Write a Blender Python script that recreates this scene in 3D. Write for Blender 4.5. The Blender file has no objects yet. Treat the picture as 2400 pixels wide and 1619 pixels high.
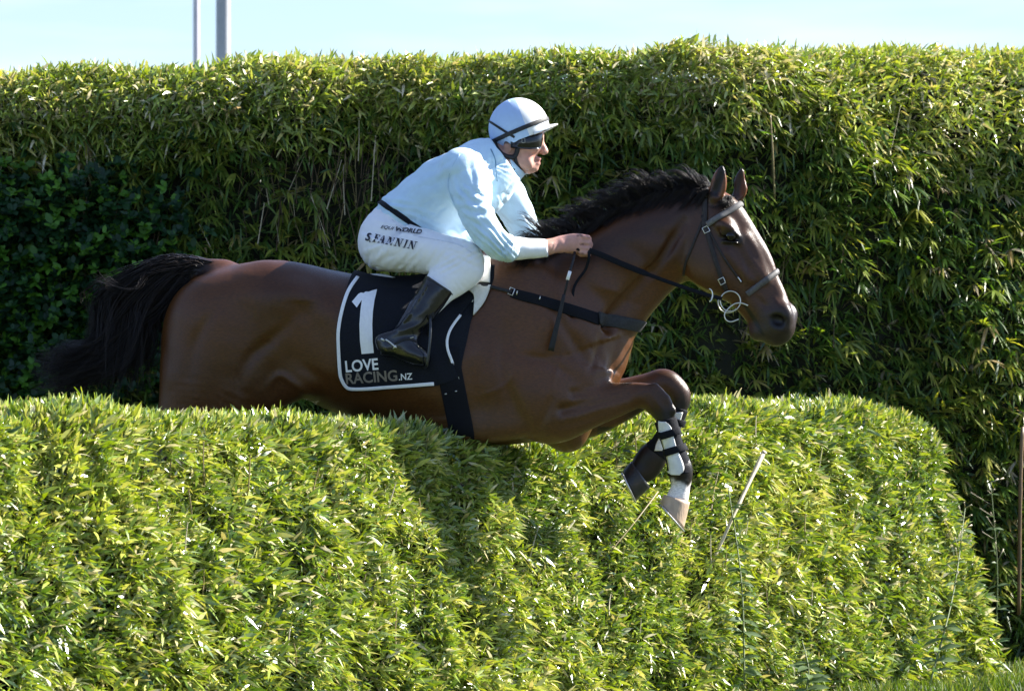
import bpy, bmesh, math, random
import numpy as np
from mathutils import Vector, Matrix
from mathutils.bvhtree import BVHTree

random.seed(7)
rng = np.random.default_rng(11)
scene = bpy.context.scene
COL = scene.collection

# ------------------------------------------------------------------ camera, sky, sun, exposure
CAM_Y, CAM_Z, FPX, HZ = -18.0, 1.30, 11613.0, 870.0      # focal length in photo pixels, horizon row
cam_data = bpy.data.cameras.new('camera')
cam_data.sensor_width = 36.0
cam_data.lens = 36.0 * FPX / 2400.0
cam_data.shift_y = (HZ - 809.5) / 2400.0
cam_data.clip_start = 0.5
cam_data.clip_end = 6000.0
cam_data.dof.use_dof = True
cam_data.dof.focus_distance = 17.85
cam_data.dof.aperture_fstop = 9.0
cam = bpy.data.objects.new('camera', cam_data)
cam.location = (0.0, CAM_Y, CAM_Z)
cam.rotation_euler = (math.radians(90), 0, 0)
COL.objects.link(cam)
scene.camera = cam

HAZE_COL, CLOUD_COL = (5.0, 6.15, 7.0, 1), (7.0, 7.4, 7.7, 1)
SUN_EL, SUN_AZ = math.radians(34), math.radians(22)       # azimuth: from +x towards +y (behind the horse)
SUN_DIR = Vector((math.cos(SUN_EL) * math.cos(SUN_AZ), math.cos(SUN_EL) * math.sin(SUN_AZ), math.sin(SUN_EL)))
world = bpy.data.worlds.new('World')
scene.world = world
world.use_nodes = True
wn, wl = world.node_tree.nodes, world.node_tree.links
wn.clear()
sky = wn.new('ShaderNodeTexSky')
sky.sky_type = 'NISHITA'
sky.sun_disc = False
sky.sun_elevation = SUN_EL
sky.sun_rotation = math.pi / 2 - SUN_AZ
sky.altitude = 50
sky.air_density = 1.0
sky.dust_density = 0.8
sky.ozone_density = 2.2
# thin high cloud streaks over the whole sky and pale haze round the horizon
wtc = wn.new('ShaderNodeTexCoord')
wmp = wn.new('ShaderNodeMapping'); wmp.inputs['Scale'].default_value = (5.0, 5.0, 30.0)
wnz = wn.new('ShaderNodeTexNoise'); wnz.inputs['Scale'].default_value = 2.2; wnz.inputs['Detail'].default_value = 5.0
wrp = wn.new('ShaderNodeValToRGB')
wrp.color_ramp.elements[0].position = 0.42; wrp.color_ramp.elements[0].color = (0, 0, 0, 1)
wrp.color_ramp.elements[1].position = 0.72; wrp.color_ramp.elements[1].color = (0.55, 0.55, 0.55, 1)
wtint = wn.new('ShaderNodeMix'); wtint.data_type = 'RGBA'; wtint.blend_type = 'MULTIPLY'; wtint.inputs[0].default_value = 1.0
wtint.inputs[7].default_value = (0.80, 0.99, 1.32, 1)
wsep = wn.new('ShaderNodeSeparateXYZ')
whz = wn.new('ShaderNodeMapRange'); whz.interpolation_type = 'SMOOTHSTEP'
whz.inputs['From Min'].default_value = 0.0; whz.inputs['From Max'].default_value = 0.16; whz.inputs['To Min'].default_value = 0.88; whz.inputs['To Max'].default_value = 0.0
whm = wn.new('ShaderNodeMix'); whm.data_type = 'RGBA'; whm.inputs[7].default_value = HAZE_COL
wmx = wn.new('ShaderNodeMix'); wmx.data_type = 'RGBA'
wmx.inputs[7].default_value = CLOUD_COL
wbg = wn.new('ShaderNodeBackground'); wbg.inputs['Strength'].default_value = 0.050
wout = wn.new('ShaderNodeOutputWorld')
wl.new(wtc.outputs['Generated'], wmp.inputs['Vector'])
wl.new(wtc.outputs['Generated'], wsep.inputs[0])
wl.new(wsep.outputs['Z'], whz.inputs['Value'])
wl.new(wmp.outputs['Vector'], wnz.inputs['Vector'])
wl.new(wnz.outputs['Fac'], wrp.inputs['Fac'])
wl.new(sky.outputs['Color'], wtint.inputs[6])
wl.new(whz.outputs['Result'], whm.inputs[0])
wl.new(wtint.outputs[2], whm.inputs[6])
wl.new(wrp.outputs['Color'], wmx.inputs[0])
wl.new(whm.outputs[2], wmx.inputs[6])
wl.new(wmx.outputs[2], wbg.inputs['Color'])
wl.new(wbg.outputs['Background'], wout.inputs['Surface'])

sun_data = bpy.data.lights.new('sun', 'SUN')
sun_data.energy = 5.0
sun_data.angle = math.radians(0.53)
sun_data.color = (1.0, 0.955, 0.87)
sun = bpy.data.objects.new('sun', sun_data)
sun.rotation_euler = SUN_DIR.to_track_quat('Z', 'Y').to_euler()
sun.location = SUN_DIR * 30
COL.objects.link(sun)

vs = scene.view_settings
vs.view_transform = 'Standard'
vs.look = 'None'
vs.exposure = 1.80
vs.gamma = 1.0
vs.use_curve_mapping = False
scene.cycles.max_bounces = 8
scene.cycles.transparent_max_bounces = 8

# ------------------------------------------------------------------ mapping and object helpers
def PX(px, py, Y=0.0):
    """world x, z of a photo position lying at depth Y"""
    s = (Y - CAM_Y) / FPX
    return (px - 1200.0) * s, CAM_Z - (py - HZ) * s

def P3(px, py, Y=0.0):
    x, z = PX(px, py, Y)
    return Vector((x, Y, z))

S0 = -CAM_Y / FPX                                          # metres per photo pixel in the horse's plane

def empty(name, loc, label=None, cat=None, group=None):
    o = bpy.data.objects.new(name, None)
    o.location = loc
    o.empty_display_size = 0.1
    COL.objects.link(o)
    tag(o, label, cat, group)
    return o

def tag(o, label=None, cat=None, group=None, kind=None):
    if label: o['label'] = label
    if cat: o['category'] = cat
    if group: o['group'] = group
    if kind: o['kind'] = kind
    return o

def link(name, me, mat, parent=None, smooth=True):
    o = bpy.data.objects.new(name, me)
    COL.objects.link(o)
    if mat is not None:
        for m in (mat if isinstance(mat, (list, tuple)) else [mat]):
            me.materials.append(m)
    if smooth and len(me.polygons):
        me.polygons.foreach_set('use_smooth', np.ones(len(me.polygons), dtype=bool))
    if parent is not None:
        o.parent = parent
        o.matrix_parent_inverse = Matrix.Translation(-parent.location)
    return o

def mesh_np(name, verts, faces):
    """verts (n,3); faces: list of int arrays (m,3)/(m,4)"""
    me = bpy.data.meshes.new(name)
    verts = np.ascontiguousarray(verts, dtype=np.float32)
    loops, starts, off = [], [], 0
    for f in (faces if isinstance(faces, list) else [faces]):
        if len(f) == 0: continue
        loops.append(f.reshape(-1)); k = f.shape[1]
        starts.append(off + np.arange(len(f)) * k); off += f.size
    lv = np.concatenate(loops).astype(np.int32); ls = np.concatenate(starts).astype(np.int32)
    me.vertices.add(len(verts)); me.vertices.foreach_set('co', verts.reshape(-1))
    me.loops.add(len(lv)); me.loops.foreach_set('vertex_index', lv)
    me.polygons.add(len(ls)); me.polygons.foreach_set('loop_start', ls)
    me.update(calc_edges=True)
    return me

def attr(me, name, kind, data):
    a = me.attributes.new(name, kind, 'POINT')
    a.data.foreach_set('color' if kind == 'FLOAT_COLOR' else 'value', np.ascontiguousarray(data, dtype=np.float32).reshape(-1))

def from_bm(name, bm, mat, parent=None, smooth=True):
    bmesh.ops.recalc_face_normals(bm, faces=bm.faces)
    me = bpy.data.meshes.new(name)
    bm.to_mesh(me); bm.free()
    return link(name, me, mat, parent, smooth)

def catmull(P, n):
    """P (m,k) -> smooth resampling with n steps per span"""
    P = np.asarray(P, dtype=np.float64)
    if len(P) < 3:
        t = np.linspace(0, 1, n + 1)[:, None]
        return P[0] * (1 - t) + P[-1] * t
    Q = np.vstack([2 * P[0] - P[1], P, 2 * P[-1] - P[-2]])
    out = []
    for i in range(len(P) - 1):
        p0, p1, p2, p3 = Q[i:i + 4]
        for t in np.arange(n) / n:
            out.append(.5 * ((2 * p1) + (-p0 + p2) * t + (2 * p0 - 5 * p1 + 4 * p2 - p3) * t * t + (-p0 + 3 * p1 - 3 * p2 + p3) * t ** 3))
    out.append(P[-1])
    return np.array(out)

# vectorised value noise
_perm = np.random.default_rng(3).random(1 << 16).astype(np.float32)
def vnoise(p, scale=1.0, seed=0):
    q = np.asarray(p, dtype=np.float64) * scale + seed * 17.13 + 1000.0
    i = np.floor(q).astype(np.int64); f = q - i
    f = f * f * (3 - 2 * f)
    def h(a, b, c): return _perm[(a * 73856093 ^ b * 19349663 ^ c * 83492791) & 65535]
    r = 0
    for dx in (0, 1):
        for dy in (0, 1):
            for dz in (0, 1):
                w = (f[..., 0] if dx else 1 - f[..., 0]) * (f[..., 1] if dy else 1 - f[..., 1]) * (f[..., 2] if dz else 1 - f[..., 2])
                r = r + w * h(i[..., 0] + dx, i[..., 1] + dy, i[..., 2] + dz)
    return r * 2 - 1

# ------------------------------------------------------------------ materials
def nodes_of(m):
    return m.node_tree.nodes, m.node_tree.links

def mat(name, color, rough=0.6, var=0.15, scale=60.0, bump=0.15, bscale=None, metal=0.0, spec=0.5, coat=0.0, sheen=0.0, sss=0.0, stretch=None, bdist=0.004):
    m = bpy.data.materials.new(name); m.use_nodes = True
    n, l = nodes_of(m)
    b = n['Principled BSDF']
    b.inputs['Roughness'].default_value = rough
    b.inputs['Metallic'].default_value = metal
    b.inputs['Specular IOR Level'].default_value = spec
    b.inputs['Coat Weight'].default_value = coat
    b.inputs['Sheen Weight'].default_value = sheen
    if sss:
        b.inputs['Subsurface Weight'].default_value = sss
        b.inputs['Subsurface Radius'].default_value = (0.012, 0.005, 0.003)
        b.inputs['Subsurface Scale'].default_value = 1.0
    tc = n.new('ShaderNodeTexCoord'); mp = n.new('ShaderNodeMapping')
    if stretch: mp.inputs['Scale'].default_value = stretch
    l.new(tc.outputs['Object'], mp.inputs['Vector'])
    nz = n.new('ShaderNodeTexNoise'); nz.inputs['Scale'].default_value = scale; nz.inputs['Detail'].default_value = 5
    l.new(mp.outputs['Vector'], nz.inputs['Vector'])
    rp = n.new('ShaderNodeValToRGB')
    c = np.array(color[:3])
    rp.color_ramp.elements[0].position = 0.25; rp.color_ramp.elements[0].color = (*np.clip(c * (1 - var), 0, 1), 1)
    rp.color_ramp.elements[1].position = 0.75; rp.color_ramp.elements[1].color = (*np.clip(c * (1 + var), 0, 1), 1)
    l.new(nz.outputs['Fac'], rp.inputs['Fac']); l.new(rp.outputs['Color'], b.inputs['Base Color'])
    if bump:
        n2 = n.new('ShaderNodeTexNoise'); n2.inputs['Scale'].default_value = bscale or scale * 4; n2.inputs['Detail'].default_value = 3
        l.new(mp.outputs['Vector'], n2.inputs['Vector'])
        bp = n.new('ShaderNodeBump'); bp.inputs['Strength'].default_value = bump; bp.inputs['Distance'].default_value = bdist
        l.new(n2.outputs['Fac'], bp.inputs['Height']); l.new(bp.outputs['Normal'], b.inputs['Normal'])
    return m

def vcol_mat(name, att, rough=0.45, scale=220.0, stretch=(1, 1, 1), var=0.22, bump=0.12, spec=0.45, sheen=0.15, sss=0.0, bdist=0.003):
    m = mat(name, (0.5, 0.5, 0.5), rough, 0, scale, bump, None, 0, spec, 0, sheen, sss, stretch, bdist)
    n, l = nodes_of(m); b = n['Principled BSDF']
    a = n.new('ShaderNodeAttribute'); a.attribute_name = att
    rp = [x for x in n if x.type == 'VALTORGB'][0]
    rp.color_ramp.elements[0].color = (1 - var, 1 - var, 1 - var, 1); rp.color_ramp.elements[1].color = (1 + var, 1 + var, 1 + var, 1)
    mx = n.new('ShaderNodeMix'); mx.data_type = 'RGBA'; mx.blend_type = 'MULTIPLY'; mx.inputs[0].default_value = 1
    l.new(a.outputs['Color'], mx.inputs[6]); l.new(rp.outputs['Color'], mx.inputs[7]); l.new(mx.outputs[2], b.inputs['Base Color'])
    return m

def leaf_mat(name, ramp, rough=0.38, trans=0.45, spec=0.5, under=(.12, .17, .07, 1)):
    """leaf blades: a ramp over each leaf's own 'tint', light passing through the blade, a glossy upper side"""
    m = bpy.data.materials.new(name); m.use_nodes = True
    n, l = nodes_of(m); b = n['Principled BSDF']; out = n['Material Output']
    a = n.new('ShaderNodeAttribute'); a.attribute_name = 'tint'
    rp = n.new('ShaderNodeValToRGB')
    while len(rp.color_ramp.elements) < len(ramp): rp.color_ramp.elements.new(0.5)
    for e, (p, c) in zip(rp.color_ramp.elements, ramp): e.position = p; e.color = (*c, 1)
    l.new(a.outputs['Fac'], rp.inputs['Fac'])
    tc = n.new('ShaderNodeTexCoord'); nz = n.new('ShaderNodeTexNoise'); nz.inputs['Scale'].default_value = 45; nz.inputs['Detail'].default_value = 3
    l.new(tc.outputs['Object'], nz.inputs['Vector'])
    hs = n.new('ShaderNodeHueSaturation'); mr = n.new('ShaderNodeMapRange')
    mr.inputs['From Min'].default_value = .3; mr.inputs['From Max'].default_value = .7; mr.inputs['To Min'].default_value = .75; mr.inputs['To Max'].default_value = 1.25
    l.new(nz.outputs['Fac'], mr.inputs['Value']); l.new(mr.outputs['Result'], hs.inputs['Value'])
    l.new(rp.outputs['Color'], hs.inputs['Color'])
    geo = n.new('ShaderNodeNewGeometry'); um = n.new('ShaderNodeMix'); um.data_type = 'RGBA'; um.inputs[7].default_value = under
    uf = n.new('ShaderNodeMath'); uf.operation = 'MULTIPLY'; uf.inputs[1].default_value = 0.6
    l.new(geo.outputs['Backfacing'], uf.inputs[0]); l.new(uf.outputs[0], um.inputs[0]); l.new(hs.outputs['Color'], um.inputs[6])
    l.new(um.outputs[2], b.inputs['Base Color'])
    b.inputs['Roughness'].default_value = rough; b.inputs['Specular IOR Level'].default_value = spec
    tr = n.new('ShaderNodeBsdfTranslucent')
    hs2 = n.new('ShaderNodeHueSaturation'); hs2.inputs['Saturation'].default_value = 1.15; hs2.inputs['Value'].default_value = 1.25; hs2.inputs['Hue'].default_value = 0.49
    l.new(hs.outputs['Color'], hs2.inputs['Color']); l.new(hs2.outputs['Color'], tr.inputs['Color'])
    mx = n.new('ShaderNodeMixShader'); mx.inputs[0].default_value = trans
    l.new(b.outputs['BSDF'], mx.inputs[1]); l.new(tr.outputs['BSDF'], mx.inputs[2]); l.new(mx.outputs['Shader'], out.inputs['Surface'])
    return m

# ------------------------------------------------------------------ signed distance modelling
class Field:
    def __init__(s, lo, hi, h):
        s.lo = np.array(lo, float); s.h = h
        s.n = np.ceil((np.array(hi, float) - s.lo) / h).astype(int) + 1
        s.f = np.full(s.n, 0.25, dtype=np.float32)
        s.ax = [(s.lo[i] + h * np.arange(s.n[i])).astype(np.float32) for i in range(3)]
    def reg(s, lo, hi):
        a = np.clip(np.floor((np.array(lo) - s.lo) / s.h).astype(int), 0, s.n - 1)
        b = np.clip(np.ceil((np.array(hi) - s.lo) / s.h).astype(int) + 1, 1, s.n)
        return tuple(slice(int(x), int(y)) for x, y in zip(a, b))
    def blend(s, r, g, k, sub):
        cur = s.f[r]
        if sub:
            g = -g
            if k > 0:
                hh = np.maximum(k - np.abs(cur - g), 0) / k
                s.f[r] = np.maximum(cur, g) + hh * hh * (k * .25)
            else: s.f[r] = np.maximum(cur, g)
        else:
            if k > 0:
                hh = np.maximum(k - np.abs(cur - g), 0) / k
                s.f[r] = np.minimum(cur, g) - hh * hh * (k * .25)
            else: s.f[r] = np.minimum(cur, g)
    def sweep(s, st, k=0.02, sub=False, grow=0.0, n=6, expo=2.0):
        """st rows: edge1 px x,y, edge2 px x,y, half width (m), depth y (m), taper"""
        rows = []
        for q in st:
            y0 = q[5] if len(q) > 5 else 0.0; tp = q[6] if len(q) > 6 else 0.0
            x1, z1 = PX(q[0], q[1], y0); x2, z2 = PX(q[2], q[3], y0)
            rows.append((x1, z1, x2, z2, q[4], y0, tp))
        R = catmull(rows, n)
        c = (R[:, 0:2] + R[:, 2:4]) / 2; d = R[:, 0:2] - R[:, 2:4]
        ln = np.maximum(np.hypot(d[:, 0], d[:, 1]), 1e-5); a = ln / 2 + grow; nv = d / ln[:, None]; b = R[:, 4] + grow
        m = k + 3 * s.h + .01
        am = a + m
        r = s.reg(((c[:, 0] - am).min(), (R[:, 5] - b).min() - m, (c[:, 1] - am).min()), ((c[:, 0] + am).max(), (R[:, 5] + b).max() + m, (c[:, 1] + am).max()))
        X = s.ax[0][r[0]][:, None]; Z = s.ax[2][r[2]][None, :]
        best = np.full((X.shape[0], Z.shape[1]), 1e9, np.float32); prm = [np.zeros_like(best) for _ in range(5)]
        for i in range(len(c) - 1):
            p, q = c[i], c[i + 1]; e = q - p; L2 = max(e @ e, 1e-12)
            t = np.clip(((X - p[0]) * e[0] + (Z - p[1]) * e[1]) / L2, 0, 1)
            dx = X - (p[0] + e[0] * t); dz = Z - (p[1] + e[1] * t)
            dd = np.sqrt(dx * dx + dz * dz)
            ai = a[i] + (a[i + 1] - a[i]) * t
            key = dd - ai
            u = dx * (nv[i, 0] + (nv[i + 1, 0] - nv[i, 0]) * t) + dz * (nv[i, 1] + (nv[i + 1, 1] - nv[i, 1]) * t)
            w = key < best
            best = np.where(w, key, best)
            for j, v in enumerate((dd / ai, b[i] + (b[i + 1] - b[i]) * t, R[i, 5] + (R[i + 1, 5] - R[i, 5]) * t, ai, (u / ai) * (R[i, 6] + (R[i + 1, 6] - R[i, 6]) * t))):
                prm[j] = np.where(w, v, prm[j])
        q, bb, y0, ai, tp = [v.astype(np.float32) for v in prm]
        be = bb * np.clip(1 - tp, 0.25, 2.0)
        Y = s.ax[1][r[1]][None, :, None]
        v = (Y - y0[:, None, :]) / be[:, None, :]
        if expo == 2.0: Q = np.sqrt((q * q)[:, None, :] + v * v)
        else: Q = ((q ** expo)[:, None, :] + np.abs(v) ** expo) ** (1 / expo)
        g = (Q - 1) * np.minimum(ai, be)[:, None, :]
        s.blend(r, g, k, sub)
    def ell(s, px, py, Y, ra, rb, rc, ang=0.0, k=0.03, sub=False, grow=0.0, yaw=0.0):
        """ellipsoid at a photo position: radii along its long axis (turned by ang, anticlockwise on screen), depth, and across"""
        c = P3(px, py, Y); R = max(ra, rb, rc) + k + 3 * s.h + .01 + grow
        r = s.reg(np.array(c) - R, np.array(c) + R)
        X = s.ax[0][r[0]][:, None, None] - c.x; Yv = s.ax[1][r[1]][None, :, None] - c.y; Z = s.ax[2][r[2]][None, None, :] - c.z
        ca, sa = math.cos(math.radians(ang)), math.sin(math.radians(ang))
        u = X * ca + Z * sa; w = -X * sa + Z * ca; v = Yv
        if yaw:
            cy, sy = math.cos(math.radians(yaw)), math.sin(math.radians(yaw))
            u, v = u * cy + v * sy, -u * sy + v * cy
        g = (np.sqrt((u / (ra + grow)) ** 2 + (v / (rb + grow)) ** 2 + (w / (rc + grow)) ** 2) - 1) * (min(ra, rb, rc) + grow)
        s.blend(r, g.astype(np.float32), k, sub)
    def cap(s, A, B, ra, rb, k=0.01, sub=False):
        A = np.array(A, float); B = np.array(B, float); R = max(ra, rb) + k + 3 * s.h
        r = s.reg(np.minimum(A, B) - R, np.maximum(A, B) + R)
        X = s.ax[0][r[0]][:, None, None]; Y = s.ax[1][r[1]][None, :, None]; Z = s.ax[2][r[2]][None, None, :]
        e = B - A; L2 = max(e @ e, 1e-12)
        t = np.clip(((X - A[0]) * e[0] + (Y - A[1]) * e[1] + (Z - A[2]) * e[2]) / L2, 0, 1)
        g = np.sqrt((X - A[0] - e[0] * t) ** 2 + (Y - A[1] - e[1] * t) ** 2 + (Z - A[2] - e[2] * t) ** 2) - (ra + (rb - ra) * t)
        s.blend(r, g.astype(np.float32), k, sub)
    def chain(s, pts, rad, k=0.01, sub=False):
        for i in range(len(pts) - 1): s.cap(pts[i], pts[i + 1], rad[i], rad[i + 1], k, sub)
    def plane(s, p, nrm):
        """cut away everything on the side the normal points to"""
        X = s.ax[0][:, None, None]; Y = s.ax[1][None, :, None]; Z = s.ax[2][None, None, :]
        g = (X - p[0]) * nrm[0] + (Y - p[1]) * nrm[1] + (Z - p[2]) * nrm[2]
        s.f = np.maximum(s.f, g.astype(np.float32))
    def mesh(s, smooth=2):
        f = s.f
        f[0] = f[-1] = .25; f[:, 0] = f[:, -1] = .25; f[:, :, 0] = f[:, :, -1] = .25
        ins = f < 0
        cnt = np.zeros(tuple(s.n - 1), np.uint8)
        offs = [(a, b, c) for a in (0, 1) for b in (0, 1) for c in (0, 1)]
        def sh(v, o): return v[o[0]:v.shape[0] - 1 + o[0], o[1]:v.shape[1] - 1 + o[1], o[2]:v.shape[2] - 1 + o[2]]
        for o in offs: cnt += sh(ins, o)
        I = np.argwhere((cnt > 0) & (cnt < 8))
        idx = np.full(tuple(s.n - 1), -1, np.int32); idx[I[:, 0], I[:, 1], I[:, 2]] = np.arange(len(I))
        val = {o: f[I[:, 0] + o[0], I[:, 1] + o[1], I[:, 2] + o[2]] for o in offs}
        acc = np.zeros((len(I), 3)); num = np.zeros(len(I))
        for o in offs:
            for ax in range(3):
                if o[ax] == 0:
                    o2 = list(o); o2[ax] = 1; o2 = tuple(o2)
                    a, b = val[o], val[o2]; w = (a < 0) != (b < 0)
                    t = np.where(w, a / np.where(w, a - b, 1), 0)
                    p = np.array(o, float)[None, :].repeat(len(I), 0); p[:, ax] = t
                    acc += p * w[:, None]; num += w
        V = s.lo + (I + acc / num[:, None]) * s.h
        F = []
        for ax in range(3):
            sl0 = [slice(1, -1)] * 3; sl1 = [slice(1, -1)] * 3
            sl0[ax] = slice(0, -1); sl1[ax] = slice(1, None)
            a, b = ins[tuple(sl0)], ins[tuple(sl1)]
            E = np.argwhere(a != b)
            flip = a[E[:, 0], E[:, 1], E[:, 2]]
            base = E + 1; base[:, ax] -= 1
            u, v = (ax + 1) % 3, (ax + 2) % 3
            def cell(du, dv):
                q = base.copy(); q[:, u] -= du; q[:, v] -= dv
                return idx[q[:, 0], q[:, 1], q[:, 2]]
            quad = np.stack([cell(1, 1), cell(0, 1), cell(0, 0), cell(1, 0)], 1)
            quad[~flip] = quad[~flip][:, ::-1]
            F.append(quad)
        F = np.vstack(F); F = F[(F >= 0).all(1)]
        E = np.vstack([F[:, [0, 1]], F[:, [1, 2]], F[:, [2, 3]], F[:, [3, 0]]])
        for it in range(smooth):
            for lam in (0.5, -0.52):
                S = np.zeros_like(V); c = np.bincount(E.reshape(-1), minlength=len(V)).astype(float)
                for ax in range(3):
                    S[:, ax] = np.bincount(E[:, 0], V[E[:, 1], ax], len(V)) + np.bincount(E[:, 1], V[E[:, 0], ax], len(V))
                V = V + lam * (S / c[:, None] - V)
        return V, F

def normals_of(V, F):
    n = np.cross(V[F[:, 2]] - V[F[:, 0]], V[F[:, 3]] - V[F[:, 1]])
    N = np.zeros_like(V)
    for j in range(4):
        for ax in range(3): N[:, ax] += np.bincount(F[:, j], n[:, ax], len(V))
    return N / np.maximum(np.linalg.norm(N, axis=1, keepdims=True), 1e-9)

def bvh(*vf):
    V, F, o = [], [], 0
    for v, f in vf:
        V.append(v); F.append(f + o); o += len(v)
    return BVHTree.FromPolygons(np.vstack(V).tolist(), np.vstack(F).tolist())

# ------------------------------------------------------------------ small shape builders
def tube_mesh(name, pts, rad, mat_, parent=None, seg=8, closed=False, flat=1.0, n=1):
    """round tube along points (world); rad a number or a list"""
    P = [Vector(p) for p in pts]; m = len(P)
    R = rad if isinstance(rad, (list, tuple, np.ndarray)) else [rad] * m
    bm = bmesh.new(); rings = []; up = None
    for i in range(m):
        t = (P[(i + 1) % m] - P[i - 1]) if (closed or 0 < i < m - 1) else (P[1] - P[0] if i == 0 else P[-1] - P[-2])
        t.normalize()
        if up is None:
            up = Vector((0, 1, 0)) if abs(t.y) < .9 else Vector((0, 0, 1))
        a = up - t * up.dot(t); a.normalize(); b = t.cross(a); up = a
        rings.append([bm.verts.new(P[i] + (a * math.cos(q) * flat + b * math.sin(q)) * R[i]) for q in [2 * math.pi * j / seg for j in range(seg)]])
    for i in range(m if closed else m - 1):
        A, B = rings[i], rings[(i + 1) % m]
        for j in range(seg): bm.faces.new((A[j], A[(j + 1) % seg], B[(j + 1) % seg], B[j]))
    if not closed:
        bm.faces.new(rings[0][::-1]); bm.faces.new(rings[-1])
    return from_bm(name, bm, mat_, parent)

def ribbon(name, pts, nrm, width, thick, mat_, parent=None, closed=False, lift=0.0):
    """strap lying on a surface: points, surface normals, width (number or list), thickness"""
    P = [Vector(p) for p in pts]; N = [Vector(q).normalized() for q in nrm]; m = len(P)
    W = width if isinstance(width, (list, tuple, np.ndarray)) else [width] * m
    bm = bmesh.new(); rings = []
    for i in range(m):
        t = (P[(i + 1) % m] - P[i - 1]) if (closed or 0 < i < m - 1) else (P[1] - P[0] if i == 0 else P[-1] - P[-2])
        s = t.cross(N[i])
        if s.length < 1e-9: s = Vector((0, 0, 1))
        s.normalize(); w = W[i] / 2; o = P[i] + N[i] * lift; e = thick * .6
        prof = [(-w, 0), (-w, thick * .7), (-w + e, thick), (0, thick * 1.12), (w - e, thick), (w, thick * .7), (w, 0)]
        rings.append([bm.verts.new(o + s * a + N[i] * b) for a, b in prof])
    k = 7
    for i in range(m if closed else m - 1):
        A, B = rings[i], rings[(i + 1) % m]
        for j in range(k): bm.faces.new((A[j], A[(j + 1) % k], B[(j + 1) % k], B[j]))
    if not closed:
        bm.faces.new(rings[0][::-1]); bm.faces.new(rings[-1])
    return from_bm(name, bm, mat_, parent)

def drape(tree, px, side=-1, Y=None, fallback=None):
    """photo positions thrown sideways onto a surface -> points, normals (side -1: the side facing the photographer)"""
    pts, nr = [], []
    for (a, b) in px:
        ya = -0.2 if Y is None else Y
        for _ in range(3):
            x, z = PX(a, b, ya)
            hit = tree.ray_cast(Vector((x, side * 1.5, z)), Vector((0, -side, 0)))
            if hit[0] is None: break
            ya = hit[0].y if side < 0 else ya
        if hit[0] is None:
            q = P3(a, b, ya if fallback is None else fallback)
            near = tree.find_nearest(q)
            pts.append(near[0]); nr.append(near[1])
        else:
            n = hit[1]
            if n.y * side < 0: n = -n
            pts.append(hit[0]); nr.append(n)
    return pts, nr

def smooth_list(L, it=2):
    L = [Vector(v) for v in L]
    for _ in range(it):
        L = [L[0]] + [(L[i - 1] + L[i] * 2 + L[i + 1]) / 4 for i in range(1, len(L) - 1)] + [L[-1]]
    return L

def strap(name, tree, px, width, thick, mat_, parent=None, side=-1, n=6, lift=0.001, smooth=4):
    q = catmull(px, n)[:, :2]
    p, nn = drape(tree, q, side)
    return ribbon(name, smooth_list(p, smooth), smooth_list(nn, smooth + 2), width, thick, mat_, parent, lift=lift)

def wrap(tree, c, u, angs, r=0.6):
    """points and normals round a body: rays in the plane of the y axis and direction u (x,z), aimed at c"""
    pts, nr = [], []
    u = Vector((u[0], 0, u[1])).normalized(); yv = Vector((0, 1, 0))
    for a in angs:
        d = u * math.cos(a) + yv * math.sin(a)
        hit = tree.ray_cast(Vector(c) + d * r, -d)
        if hit[0] is None: continue
        n = hit[1] if hit[1].dot(d) > 0 else -hit[1]
        pts.append(hit[0]); nr.append(n)
    return pts, nr

def locks(guides, per, spread, m):
    """hair gathered in locks: each guide path gets several strands that swell apart and meet again towards the tip"""
    out = []
    t = np.linspace(0, 1, m)
    for g in guides:
        g = np.asarray(g); sc = np.random.default_rng(int(abs(g[0, 0] * 1e6 + g[-1, 2] * 1e5)) & 0xffffff)
        for _ in range(per):
            o = sc.normal(0, 1, 3) * spread * np.array([1, 1, 1]); e = sc.normal(0, 1, 3) * spread * .8
            L = sc.uniform(.72, 1.0)
            q = np.stack([np.interp(t * L * (len(g) - 1), np.arange(len(g)), g[:, k]) for k in range(3)], 1)
            w = (.35 + np.sin(np.minimum(t * 1.25, 1) * math.pi) * .8)[:, None]
            out.append(q + o * w + e * (t ** 2)[:, None])
    return np.array(out)

def strands(name, paths, r0, mat_, parent=None, taper=0.15):
    """hair: paths (n, m, 3) as thin three-sided strands joined in one mesh"""
    P = np.asarray(paths); n, m, _ = P.shape
    T = np.gradient(P, axis=1); T /= np.maximum(np.linalg.norm(T, axis=2, keepdims=True), 1e-9)
    A = np.cross(T, np.array([0.3, 0.9, 0.25])); A /= np.maximum(np.linalg.norm(A, axis=2, keepdims=True), 1e-9)
    B = np.cross(T, A)
    t = np.linspace(0, 1, m)[None, :, None]
    R = (np.asarray(r0).reshape(-1, 1, 1) if np.ndim(r0) else r0) * (1 - (1 - taper) * t ** 1.5)
    V = np.stack([P + R * (A * math.cos(q) + B * math.sin(q)) for q in (0, 2.094, 4.189)], 2)
    base = (np.arange(n)[:, None] * m + np.arange(m - 1)[None, :]).reshape(-1) * 3
    F = [np.stack([base + j, base + (j + 1) % 3, base + 3 + (j + 1) % 3, base + 3 + j], 1) for j in range(3)]
    me = mesh_np(name, V.reshape(-1, 3), [np.vstack(F)])
    attr(me, 'tint', 'FLOAT', np.repeat(rng.random(n), m * 3))
    return link(name, me, mat_, parent)

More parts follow.
